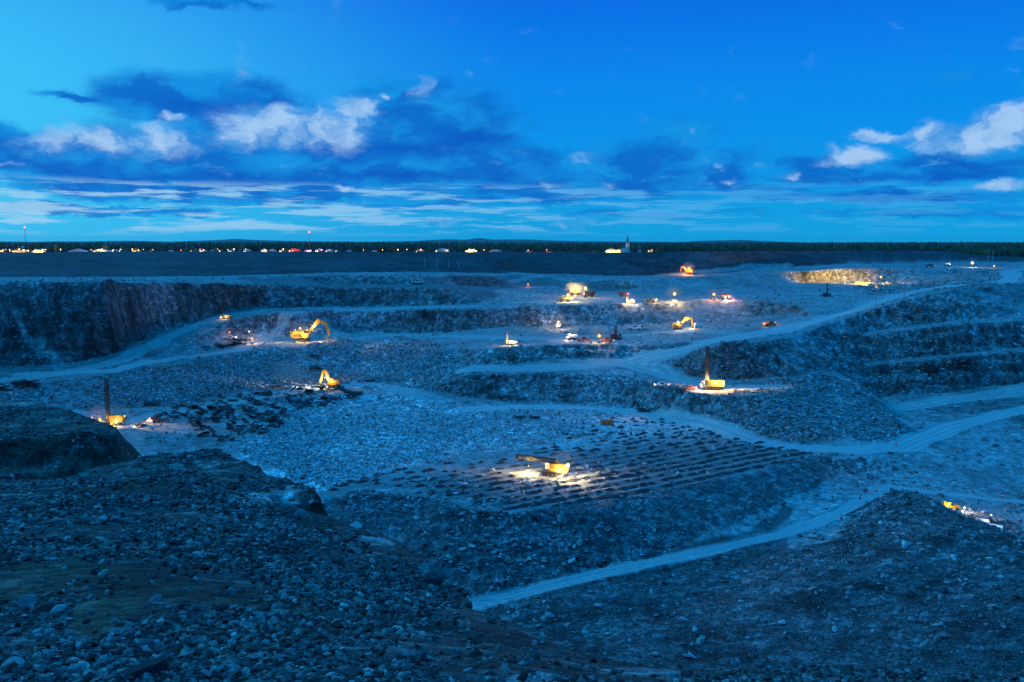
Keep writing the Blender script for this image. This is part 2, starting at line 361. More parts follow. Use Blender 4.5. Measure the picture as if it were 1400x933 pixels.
# ---- roads
def march(px, py, A, y0=6.6, y1=2500):
    rx, ry, rz = ray(px, py); ys = np.exp(np.linspace(math.log(y0), math.log(y1), 6000)); t = ys/ry
    z = CAMZ + rz*t; h = gsample(A, rx*t, ys); b = np.nonzero(z < h)[0]
    if len(b) == 0: return None
    i = b[0]; 
    if i == 0: return (rx*t[0], ys[0], h[0])
    k = (z[i-1]-h[i-1])/max(1e-9, (z[i-1]-h[i-1])+(h[i]-z[i])); y = ys[i-1]+(ys[i]-ys[i-1])*k
    return (rx*y/ry, y, float(gsample(A, np.array([rx*y/ry]), np.array([y]))[0]))
ROADS = [([(640,829),(700,815),(760,800),(830,783),(900,768),(980,752),(1060,733),(1110,716),(1150,700),(1180,683),(1215,668),(1300,677),(1400,688),(1500,692)],3.3,1.0),
 ([(640,560),(720,557),(800,558),(880,566),(950,580),(1020,601),(1080,613),(1150,615),(1230,613),(1265,598),(1300,584),(1350,572),(1400,560),(1480,548)],7,1.0),
 ([(1210,552),(1290,548),(1360,540),(1420,532)],9,.7),
 ([(0,521),(80,512),(150,497),(190,480),(230,461),(270,444),(310,432),(370,424),(450,423),(560,422),(640,420)],9,.55),
 ([(30,512),(150,508),(240,490),(330,479),(360,462),(385,444),(410,427)],7,.7),
 ([(420,466),(480,461),(540,458),(620,460),(690,462),(760,464),(830,460),(900,455),(960,453),(1030,458)],7,.6),
 ([(860,497),(880,490),(930,478),(1000,463),(1080,448),(1150,430),(1190,418),(1230,404),(1270,396),(1305,391)],12,1.0),
 ([(640,505),(700,505),(780,502),(860,497),(900,508),(950,524),(1000,530),(1060,530)],9,.8),
 ([(700,414),(760,413),(850,411),(930,408),(1000,404),(1100,402),(1200,400)],9,.6),
 ([(1305,391),(1372,387),(1385,379),(1376,371),(1400,368)],9,.9),
 ([(160,585),(210,570),(260,560),(330,548),(400,537),(450,530),(520,527),(600,548)],7,.65),
 ([(880,378),(960,372),(1020,366),(1080,362)],6,.6),([(700,385),(745,376),(690,372)],5,.4)]
road = np.zeros((NR, NC)); rut = np.full((NR, NC), 99.); wv = vnoise(GX/14, GY/14, 150)*.3
for path, wd, k in ROADS:
    wp = [march(px, py, H1, 100) for px, py in path]; wp = [w for w in wp if w]
    for a, b in zip(wp[:-1], wp[1:]):
        if math.hypot(a[0]-b[0], a[1]-b[1]) > 260: continue
        r0 = np.searchsorted(YR, min(a[1], b[1])-25); r1 = np.searchsorted(YR, max(a[1], b[1])+25)
        X = GX[r0:r1]; Y = GY[r0:r1]; dx, dy = b[0]-a[0], b[1]-a[1]; l2 = dx*dx+dy*dy+1e-6
        t = np.clip(((X-a[0])*dx + (Y-a[1])*dy)/l2, 0, 1)
        dist = np.hypot(X-a[0]-t*dx, Y-a[1]-t*dy)
        rut[r0:r1] = np.minimum(rut[r0:r1], dist/wd)
        road[r0:r1] = np.maximum(road[r0:r1], k*sstep(wd*1.12, wd*0.72, dist + wv[r0:r1]*wd))
# ---- drilled pattern on the middle bench: rows of blast holes with pale lanes between
dA = np.array(Pd(740, 697, 84.5)[:2]); dB = np.array(Pd(1075, 632, 84.5)[:2]); dU = (dB-dA)/np.linalg.norm(dB-dA); dV = np.array([-dU[1], dU[0]])
ROW, ALONG = 5.5, 4.9
DRILL_POLY = [(432,682),(470,656),(540,640),(600,634),(700,628),(760,600),(830,572),(900,572),(980,592),(1100,618),(1090,630),(1000,650),(900,674),(800,690),(700,697),(620,683),(540,664)]
z_drill = soft(poly_mask(DRILL_POLY) & pitm, 3)
rowc = ((GX-dA[0])*dV[0] + (GY-dA[1])*dV[1])/ROW
lane = z_drill*sstep(.36, .47, np.abs(rowc - np.floor(rowc+.5)) + .1*vnoise(GX/4, GY/4, 77))
# ---- relief
rough = 0.10*far + 0.55*wall*far
rough = np.maximum(rough, 0.5*z_gravel*0.9); rough = np.maximum(rough, 0.85*z_pile); rough = np.maximum(rough, 0.55*z_mound)
rough = np.maximum(rough, 0.6*z_heap); rough = np.maximum(rough, 0.5*z_face); rough = np.maximum(rough, 0.7*z_tr)
rough = np.maximum(rough, 0.75*fg); rough = rough*(1-.6*z_drill) + .16*z_drill; rough = rough*(1-0.93*np.minimum(road*1.2, 1)); rough *= (1-0.8*berm)*(1-plat)
rough *= 0.75 + 0.9*fbm(GX, GY, 40, 2, 70)
dY = np.gradient(GY, axis=0); dX = np.gradient(GX, axis=1); sp = np.maximum(dX, dY*0.6)
disp = np.zeros((NR, NC)); rr = {}
xr, yr = GX.copy(), GY.copy()
for i, lam in enumerate((48, 24, 12, 6, 3, 1.5, 0.75, 0.38)):
    k = sstep(1.6, 3.2, lam/sp)
    if lam > 10: k = k*(far*0.8 + mid*0.12)
    elif lam > 2: k = k*(far + mid*0.5 + 0.12*fg)
    else: k = k*(far+ 0.35)
    n = vnoise(xr/lam, yr/lam, 80+i)
    rid = (0.25-np.abs(n))*2
    g = 0.16 if lam > 10 else 0.20
    disp += lam*g*rough*k*(n*0.7 + rid*0.5*wall)
    xr, yr = xr*0.8-yr*0.6, xr*0.6+yr*0.8
# upright ribs and gullies on the rock walls: noise that is long down the slope
ga = vnoise(GX/2.3 + fbm(GX, GY, 20, 2, 5)*3, GY/13, 120) + 0.7*vnoise(GX/5.2, GY/25, 121) + 0.5*vnoise(GX/1.1, GY/7, 122)
ga = ga*.7 - .9*np.abs(vnoise(GX/3.1+fbm(GX, GY, 14, 2, 6)*2, GY/18, 124)) - .6*np.abs(vnoise(GX/1.4, GY/9, 125))
disp += wall*far*(1-road)*ga*4.6*(0.5+0.6*z_right-.1*z_left)
# ledges: strata steps on the right and left walls
H2 = H1 + disp
for zm, st_, am in ((z_right, 6.5, .6), (z_left, 8.0, .75), ((wall-z_right-z_left).clip(0, 1)*far, 4.5, .4)):
    ph = (H2 + fbm(GX, GY, 50, 4, 61)*13)/st_; fr = ph-np.floor(ph)
    H2 += zm*wall*(1-road)*am*(.5+.9*np.clip(fbm(GX, GY, 45, 2, 63)+.4, 0, 1))*st_*(sstep(0.35, 0.75, fr)-fr)
# windrow berms along the road edges
H2 += 0.6*far*np.exp(-((road-0.3)/0.22)**2)*(road > 0.02)*(0.6+fbm(GX, GY, 9, 2, 66))
H2 = np.where(GY > 1500, H1 + fbm(GX, GY, 900, 3, 9)*6*sstep(3500, 6000, GY), H2)
HZ = H2.astype(np.float64)
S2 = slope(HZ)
# ---- material tone (albedo): what the ground is made of
def V(c): return np.array(c)[None, None, :]
n1 = fbm(GX, GY, 60, 4, 30)[..., None]; n2 = fbm(GX, GY, 14, 4, 33)[..., None]; n3 = fbm(GX, GY, 4, 4, 36)[..., None]
T = np.ones((NR, NC, 3))*V((.26, .27, .275))
def lay(m, c, k=1.0):
    global T
    m = np.clip(m, 0, 1)[..., None]*k; T = T*(1-m) + V(c)*m
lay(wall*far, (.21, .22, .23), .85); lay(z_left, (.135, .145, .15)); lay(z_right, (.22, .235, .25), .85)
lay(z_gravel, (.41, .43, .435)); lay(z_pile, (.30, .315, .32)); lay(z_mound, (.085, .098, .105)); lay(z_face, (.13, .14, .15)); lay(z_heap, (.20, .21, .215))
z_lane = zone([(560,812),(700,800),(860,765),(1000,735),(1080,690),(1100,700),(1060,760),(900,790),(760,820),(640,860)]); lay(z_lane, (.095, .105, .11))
lay(z_floorR, (.25, .26, .265)); lay(z_low, (.27, .28, .285)); lay(z_tr, (.30, .30, .30))
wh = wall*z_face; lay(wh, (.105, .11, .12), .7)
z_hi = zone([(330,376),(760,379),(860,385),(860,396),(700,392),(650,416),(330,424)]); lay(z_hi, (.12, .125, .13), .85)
z_ul = zone([(60,520),(130,513),(250,496),(340,486),(400,470),(400,530),(300,548),(130,563)]); lay(z_ul, (.16, .16, .17), .8)
z_lfl = zone([(-300,505),(0,500),(150,488),(240,447),(330,430),(400,424),(360,466),(330,486),(130,513),(0,528),(-300,545)]); lay(z_lfl, (.19, .195, .195), .85)
z_veg = zone([(830,376),(1000,371),(1060,367),(1060,390),(1000,398),(850,396)]); lay(z_veg*wall, (.2, .16, .12), .5)
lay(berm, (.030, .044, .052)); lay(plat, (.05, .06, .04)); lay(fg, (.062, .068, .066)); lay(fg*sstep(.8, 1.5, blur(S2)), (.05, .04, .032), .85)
kk = (.16+.85*np.maximum.reduce([wall, z_mound, fg*.8, berm*.8, z_low*.5, z_floorR*.5, far*.25]))[..., None]; T *= 1 + kk*(0.8*n1 + 0.9*n2 + 0.9*n3)
fine = vnoise(GX/1.3, GY/1.3, 140)+vnoise(GX/.6+9, GY/.6, 141); T *= (1 + (.22+.6*wall+.6*z_pile+.4*z_gravel+.4*z_mound)*far*(1-road)*fine)[..., None]
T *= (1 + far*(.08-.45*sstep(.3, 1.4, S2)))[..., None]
br = (sstep(0.05, 0.3, fbm(GX, GY, 9, 4, 55))*fg)[..., None]*.55; BROWN = br[..., 0]; T = T*(1-br) + V((.075, .055, .034))*br
def fz(poly, k=2): return soft(poly_mask(poly, PX + fbm(GX, GY, 3, 4, 90)*14, PY + fbm(GX, GY, 3, 4, 94)*7) & (GY < 150), k)
sand = np.maximum(fz([(90,850),(110,826),(160,818),(205,815),(212,824),(180,838),(160,862),(120,880),(95,878)]), fz([(262,858),(300,852),(325,862),(300,880),(268,878)])*.8)
slab = np.maximum.reduce([fz([(300,690),(330,676),(415,670),(408,684),(345,697)]), fz([(374,674),(400,664),(412,670),(384,680)]), fz([(470,752),(500,736),(535,742),(540,750),(480,762)]),
  fz([(575,790),(592,768),(606,775),(606,797),(590,800)])*.7, fz([(215,640),(245,634),(252,640),(222,646)])*.8, fz([(270,632),(296,627),(305,633),(280,640)])*.8,
  fz([(700,925),(730,915),(760,920),(740,940),(690,945)])*.8, fz([(820,915),(860,908),(945,917),(940,924),(830,922)])*.9, fz([(1250,920),(1300,914),(1325,930),(1300,934)])*.9, fz([(36,690),(60,684),(58,692),(40,698)])*.8])
HZ_SAND = sand
pale = (sstep(0.28, 0.42, fbm(GX*0.6, GY*1.8, 5, 4, 58))*fg*0.5)[..., None]; T = T*(1-pale) + V((.24, .27, .26))*pale
q_ = sand[..., None]; T = T*(1-q_) + V((.085, .072, .05))*q_; q_ = slab[..., None]*.85; T = T*(1-q_) + V((.26, .31, .31))*q_
gs = zone([(1050,912),(1130,908),(1250,925),(1240,945),(1040,945)])
chute = soft(poly_mask([(14,412),(22,412),(40,450),(52,465),(82,490),(90,505),(78,508),(55,480),(36,468)], PX+fbm(GX, GY, 20, 3, 88)*8, PY) & pitm, 2)[..., None]*.75; T = T*(1-chute) + V((.3, .31, .31))*chute
lay(z_drill*sstep(13, 6, rowc), (.115, .12, .125), .85)
road2 = np.maximum(road, lane*.6*sstep(14, 7, rowc))
rd = road2*(0.95+0.15*vnoise(GX/1.5, GY/1.5, 99))
rm = np.clip(rd, 0, 1)[..., None]*0.9; rtk = 1 + (.16+.14*vnoise(GX/9, GY/9, 163)[..., None])*np.cos(np.minimum(rut, 1.2)*2*math.pi*2.1 + 2.2*vnoise(GX/20, GY/20, 160))[..., None]*(road > .3)[..., None]; T = T*(1-rm) + V((.47, .49, .485))*rm*rtk
T = np.clip(T, 0.012, 0.7)
RUB = np.clip(.5 + wall + z_gravel + z_pile + z_mound + z_face + z_heap + z_tr + fg, 0, 1)*(1-.9*np.clip(road, 0, 1))*(1-.6*z_drill)
# ---------------------------------------------------------------- materials
def new_mat(name):
    m = bpy.data.materials.new(name); m.use_nodes = True; nt = m.node_tree
    b = nt.nodes.get('Principled BSDF'); return m, nt, b
def mat(name, col, rough=0.6, metal=0.0, var=0.25, scale=1.5, dirt=(.16, .16, .16)):
    m, nt, b = new_mat(name); N = nt.nodes; L = nt.links
    tc = N.new('ShaderNodeTexCoord'); n = N.new('ShaderNodeTexNoise'); n.inputs['Scale'].default_value = scale; n.inputs['Detail'].default_value = 6
    L.new(tc.outputs['Object'], n.inputs['Vector'])
    mr = N.new('ShaderNodeMapRange'); mr.inputs[1].default_value = .42; mr.inputs[2].default_value = .7; mr.inputs[4].default_value = var
    L.new(n.outputs[0], mr.inputs[0])
    mx = N.new('ShaderNodeMix'); mx.data_type = 'RGBA'; L.new(mr.outputs[0], mx.inputs[0])
    mx.inputs[6].default_value = (*col, 1); mx.inputs[7].default_value = (*dirt, 1)
    L.new(mx.outputs[2], b.inputs['Base Color']); b.inputs['Roughness'].default_value = rough; b.inputs['Metallic'].default_value = metal
    return m
def emit(name, col, s):
    m, nt, b = new_mat(name); b.inputs['Base Color'].default_value = (*col, 1)
    b.inputs['Emission Color'].default_value = (*col, 1); b.inputs['Emission Strength'].default_value = s
    return m
def ground_mat(name, attr=True, col=(.2, .2, .2), bump=1.0, stones=((0.3, .8), (1.1, .8), (6.0, .6))):
    m, nt, b = new_mat(name); N = nt.nodes; L = nt.links
    tc = N.new('ShaderNodeTexCoord'); pos = tc.outputs['Object']
    fac = None
    def mm(op, a, c):
        n = N.new('ShaderNodeMath'); n.operation = op
        for i, v in enumerate((a, c)):
            if isinstance(v, (int, float)): n.inputs[i].default_value = v
            else: L.new(v, n.inputs[i])
        return n.outputs[0]
    hs = []
    for i, (sc, k) in enumerate(stones):
        v = N.new('ShaderNodeTexVoronoi'); v.inputs['Scale'].default_value = sc*1.6; L.new(pos, v.inputs['Vector'])
        sep = N.new('ShaderNodeSeparateColor'); L.new(v.outputs['Color'], sep.inputs[0])
        p = mm('POWER', sep.outputs[0], 2.0)
        f = mm('ADD', mm('MULTIPLY', p, 1.5*k), 1-0.5*k)
        fac = f if fac is None else mm('MULTIPLY', fac, f)
        if i: hs.append(mm('MULTIPLY', v.outputs['Distance'], -0.45/sc))
    n = N.new('ShaderNodeTexNoise'); n.inputs['Scale'].default_value = 0.9; n.inputs['Detail'].default_value = 9; n.inputs['Roughness'].default_value = .7
    L.new(pos, n.inputs['Vector'])
    if attr:
        a = N.new('ShaderNodeAttribute'); a.attribute_name = 'tone'; base = a.outputs['Color']
        fac = mm('ADD', mm('MULTIPLY', mm('SUBTRACT', fac, 1.0), a.outputs['Alpha']), 1.0)
        hs = [mm('MULTIPLY', x, a.outputs['Alpha']) for x in hs]
    else:
        rgb = N.new('ShaderNodeRGB'); rgb.outputs[0].default_value = (*col, 1); base = rgb.outputs[0]
    fac = mm('MULTIPLY', fac, mm('ADD', mm('MULTIPLY', n.outputs[0], 0.9), 0.55))
    vm = N.new('ShaderNodeVectorMath'); vm.operation = 'SCALE'; L.new(base, vm.inputs[0]); L.new(fac, vm.inputs[3])
    L.new(vm.outputs[0], b.inputs['Base Color']); b.inputs['Roughness'].default_value = 0.85
    b.inputs['Specular IOR Level'].default_value = 0.25
    h = mm('MULTIPLY', n.outputs[0], 0.3)
    for x in hs: h = mm('ADD', h, x)
    bp = N.new('ShaderNodeBump'); bp.inputs['Strength'].default_value = 0.5*bump; bp.inputs['Distance'].default_value = 0.8
    L.new(h, bp.inputs['Height']); L.new(bp.outputs[0], b.inputs['Normal'])
    return m
M = {}
M['ground'] = ground_mat('quarry_ground')
idx = np.arange(NR*NC).reshape(NR, NC)
fc = np.stack([idx[:-1, :-1], idx[:-1, 1:], idx[1:, 1:], idx[1:, :-1]], -1).reshape(-1, 4)
me = np_mesh('ground', np.stack([GX, GY, HZ], -1).reshape(-1, 3), fc)
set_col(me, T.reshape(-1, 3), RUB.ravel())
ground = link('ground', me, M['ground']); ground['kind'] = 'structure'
def hit(px, py, y0=200): return march(px, py, HZ, y0)
def gz(x, y): return float(gsample(HZ, np.array([x]), np.array([y]))[0])
# ---------------------------------------------------------------- loose rock (uncountable)
GZC = (HZ-CAMZ)/GY; RUN = np.maximum.accumulate(GZC, axis=0)
VIS = GZC > RUN - 0.004
PXX, PYY = proj(GX, GY, HZ); INV = VIS & (PXX > -40) & (PXX < 1440) & (PYY < 960)
def rock_shapes(k, seed):
    rg = np.random.default_rng(seed); out = []
    for i in range(k):
        bm = bmesh.new(); bmesh.ops.create_icosphere(bm, subdivisions=1, radius=1)
        sc = rg.uniform(.55, 1.2, 3); 
        for v in bm.verts:
            q = 1 + rg.uniform(-.42, .42); v.co = Vector((v.co.x*sc[0]*q, v.co.y*sc[1]*q, v.co.z*sc[2]*q*.8))
        for _ in range(5):
            n = Vector(rg.normal(size=3)).normalized()
            for v in bm.verts:
                d = v.co.dot(n) - 0.55
                if d > 0: v.co -= n*d
        bm.verts.ensure_lookup_table()
        out.append((np.array([v.co[:] for v in bm.verts])*np.array([1.1, .9, .62]), np.array([[v.index for v in f.verts] for f in bm.faces]))); bm.free()
    return out
SH = rock_shapes(12, 5)
def scatter(name, weight, n, smin, smax, powr, tone, tvar, m, seed, pxmin=0.0, sink=0.25):
    rg = np.random.default_rng(seed); w = (weight*INV).ravel(); w = w/w.sum()
    pick = rg.choice(len(w), n, p=w); ri, cc = np.divmod(pick, NC)
    x = GX[ri, cc] + rg.uniform(-.5, .5, n)*dX[ri, cc]; y = GY[ri, cc] + rg.uniform(-.5, .5, n)*dY[ri, cc]
    z = gsample(HZ, x, y)
    s = smin*(smax/smin)**(rg.random(n)**powr); s = np.maximum(s*(1 if not pxmin else (y/16)**.45), pxmin*y/F)
    vs, fs, cs = [], [], []; off = 0
    which = rg.integers(0, len(SH), n)
    for k, (bv, bf) in enumerate(SH):
        q = np.nonzero(which == k)[0]; m_ = len(q)
        if not m_: continue
        a = rg.uniform(0, 6.283, m_); b = rg.uniform(-.6, .6, m_); ca, sa, cb, sb = np.cos(a), np.sin(a), np.cos(b), np.sin(b)
        Rm = np.zeros((m_, 3, 3)); Rm[:, 0, 0] = ca*cb; Rm[:, 0, 1] = -sa; Rm[:, 0, 2] = ca*sb
        Rm[:, 1, 0] = sa*cb; Rm[:, 1, 1] = ca; Rm[:, 1, 2] = sa*sb; Rm[:, 2, 0] = -sb; Rm[:, 2, 2] = cb
        v = np.einsum('nij,kj->nki', Rm, bv)*s[q, None, None]
        v += np.stack([x[q], y[q], z[q] + s[q]*sink], -1)[:, None, :]
        f = bf[None] + (np.arange(m_)*len(bv))[:, None, None] + off; off += m_*len(bv)
        t = np.array(tone)[None]*(1+tvar*rg.standard_normal(m_)[:, None]).clip(.3, 3.2)*(1+.05*rg.standard_normal((m_, 3)))
        hi = rg.random(m_) < 0.06; t[hi] = np.array([.34, .37, .36])*rg.uniform(.6, 1.1, (hi.sum(), 1))
        vs.append(v.reshape(-1, 3)); fs.append(f.reshape(-1, 3)); cs.append(np.repeat(t, len(bv), 0))
    me = np_mesh(name, np.concatenate(vs), np.concatenate(fs), False); set_col(me, np.concatenate(cs).clip(.01, .8))
    o = link(name, me, m); return tag(o, kind='stuff')
M['stone'] = ground_mat('loose_stone', stones=((8.0, .5), (30.0, .4)), bump=.5)
M['rubble'] = ground_mat('blasted_rock', stones=((2.0, .5), (8.0, .4)), bump=.5)
noroad = (1-road)**3
clump = sstep(-.35, .35, fbm(GX, GY, 5, 4, 200)); clump2 = sstep(-.3, .4, fbm(GX, GY, 30, 3, 210))
tag(scatter('gravel', fg*(0.04+clump**2.2)*(1-.6*BROWN)*(.6+.4*sstep(15, 50, GY))*(1-.95*HZ_SAND)*(1-.8*slab), 150000, .009, .17, 4.0, (.085, .092, .092), .95, M['stone'], 1, .8), 'dark gravel and broken stone covering the foreground rim', 'gravel')
tag(scatter('muck_pile_rubble', noroad*z_pile*(.3+clump2), 24000, .3, 1.3, 2.6, (.29, .30, .31), .45, M['rubble'], 2), 'blasted rock rubble spilling down the middle left bench', 'rubble')
tag(scatter('gravel_field', noroad*(1-z_drill*.85)*z_gravel*(.3+clump2), 26000, .25, .9, 2.6, (.42, .44, .45), .45, M['rubble'], 3), 'pale broken rock field behind the drilled bench', 'rubble')
tag(scatter('mound_rubble', noroad*(z_mound+z_face*.7), 38000, .11, .45, 3.0, (.15, .16, .165), .5, M['rubble'], 4), 'dark rubble over the lower mound and bench face', 'rubble')
tag(scatter('wall_rubble', noroad*far*(wall*.8+z_heap*2+z_tr*1.2+.14)*(1-berm)*(1-z_left*.6)*(.3+clump2), 44000, .28, 1.5, 3.0, (.26, .27, .28), .5, M['rubble'], 5), 'loose rock fallen along the walls of the benches', 'rubble')
# ---------------------------------------------------------------- mesh builder
PW = 5.0
class MB:
    def __init__(s): s.v = []; s.f = []
    def add(s, vs, fs):
        o = len(s.v); s.v += [tuple(v) for v in vs]; s.f += [tuple(i+o for i in f) for f in fs]; return s
    def box(s, c, size, rot=None, taper=(1, 1)):
        x, y, z = (k/2 for k in size); vs = []
        for dz in (-1, 1):
            tx, ty = (taper if dz > 0 else (1, 1))
            for dx, dy in ((-1, -1), (1, -1), (1, 1), (-1, 1)): vs.append(Vector((dx*x*tx, dy*y*ty, dz*z)))
        if rot is not None: vs = [rot @ v for v in vs]
        vs = [v + Vector(c) for v in vs]
        return s.add(vs, [(3,2,1,0),(4,5,6,7),(0,1,5,4),(1,2,6,5),(2,3,7,6),(3,0,4,7)])
    def prism(s, pts, y0, y1):            # outline in x,z pushed along y
        n = len(pts); vs = [(x, y0, z) for x, z in pts] + [(x, y1, z) for x, z in pts]
        a = sum(pts[i][0]*pts[(i+1) % n][1]-pts[(i+1) % n][0]*pts[i][1] for i in range(n))
        fs = [tuple(range(n)), tuple(range(2*n-1, n-1, -1))] + [((i+1) % n, i, n+i, n+(i+1) % n) for i in range(n)]
        if a < 0: fs = [f[::-1] for f in fs]
        return s.add(vs, fs)
    def tube(s, a, b, r0, r1=None, n=8):
        a, b = Vector(a), Vector(b); r1 = r0 if r1 is None else r1; d = (b-a).normalized()
        u = d.orthogonal().normalized(); w = d.cross(u); vs = []
        for p, r in ((a, r0), (b, r1)):
            for i in range(n):
                t = 2*math.pi*i/n; vs.append(p + (u*math.cos(t)+w*math.sin(t))*r)
        return s.add(vs, [(i, (i+1) % n, n+(i+1) % n, n+i) for i in range(n)] + [tuple(range(n-1, -1, -1)), tuple(range(n, 2*n))])
    def ball(s, c, r, n=8):
        bm = bmesh.new(); bmesh.ops.create_icosphere(bm, subdivisions=2 if n > 8 else 1, radius=1)
        rr_ = r if isinstance(r, tuple) else (r, r, r)
        s.add([(c[0]+v.co.x*rr_[0], c[1]+v.co.y*rr_[1], c[2]+v.co.z*rr_[2]) for v in bm.verts], [tuple(v.index for v in f.verts) for f in bm.faces]); bm.free(); return s
    def build(s, name, m, parent=None, scale=1.0):
        me = bpy.data.meshes.new(name); me.from_pydata([(x*scale, y*scale, z*scale) for x, y, z in s.v], [], s.f)
        me.update(); return link(name, me, m, parent)
def children(o): return [c for c in bpy.data.objects if c.parent == o]
def dup(o, parent=None):
    c = o.copy(); COL.objects.link(c); c.parent = parent
    for ch in KIDS.get(o.name, children(o)): dup(ch, c)
    return c
KIDS = {}
def empty(name, loc, rz=0, tilt=0):
    o = bpy.data.objects.new(name, None); COL.objects.link(o); o.location = loc; o.rotation_euler = (0, tilt, rz); o.empty_display_size = 1; return o
def bulb(parent, loc, power, col=(1, .72, .38), r=.45, kind='POINT', aim=None, spot=110):
    if kind == 'POINT' and parent.location.y > 600: power *= 1.8; r *= 1.5
    mk = ('glow_'+'_'.join(str(round(c, 2)) for c in col))
    if mk not in M: M[mk] = emit(mk, tuple(c**1.6 for c in col), 6.0)
    part = MB().ball((0, 0, 0), r).build('work_light', M[mk], parent); part.location = loc
    ld = bpy.data.lights.new('lamp', kind); ld.energy = power; ld.color = col
    lo = bpy.data.objects.new('lamp', ld); COL.objects.link(lo); lo.parent = part
    if kind == 'POINT': ld.shadow_soft_size = r*1.15; part.visible_shadow = True
    else:
        ld.spot_size = R(spot); ld.spot_blend = .6; ld.shadow_soft_size = .3
        d = Vector(aim).normalized(); lo.location = d*(r*1.3); lo.rotation_euler = d.to_track_quat('-Z', 'Y').to_euler()
    if kind == 'POINT': ld.energy *= PW
    return part
M['yellow'] = mat('yellow_paint', (.56, .29, .02), .5, var=.6, scale=.9, dirt=(.10, .085, .06)); M['black'] = mat('dark_steel', (.02, .02, .022), .5, .3)
M['steel'] = mat('grey_steel', (.18, .18, .18), .45, .6); M['glass'] = mat('dark_glass', (.02, .03, .04), .08, var=0)
M['white'] = mat('white_paint', (.75, .75, .73), .4, var=.3); M['red'] = mat('red_paint', (.26, .04, .03), .45, var=.5); M['rubber'] = mat('tyre_rubber', (.025, .025, .025), .8)
M['orange'] = mat('orange_paint', (.75, .16, .02), .5); M['pink'] = mat('orange_cone', (.9, .10, .06), .5, var=.1)
M['crome'] = mat('bright_rod', (.6, .6, .6), .2, .9, var=.1); M['lens'] = emit('lit_lens', (1, .8, .55), 25)
def track(p, x0, x1, yc, w, h, s):
    t = MB(); r = h/2; pts = [(x0+r+r*math.cos(a), r+r*math.sin(a)) for a in np.linspace(math.pi/2, 3*math.pi/2, 7)] + [(x1-r+r*math.cos(a), r+r*math.sin(a)) for a in np.linspace(-math.pi/2, math.pi/2, 7)]
    t.prism(pts, yc-w/2, yc+w/2); o = t.build('track', M['black'], p, s)
    for k in range(5):
        xx = x0+r+(x1-x0-2*r)*k/4
        MB().tube((xx, yc-w/2-.05, r), (xx, yc+w/2+.05, r), r*.55, n=10).build('roller', M['steel'], o, s)
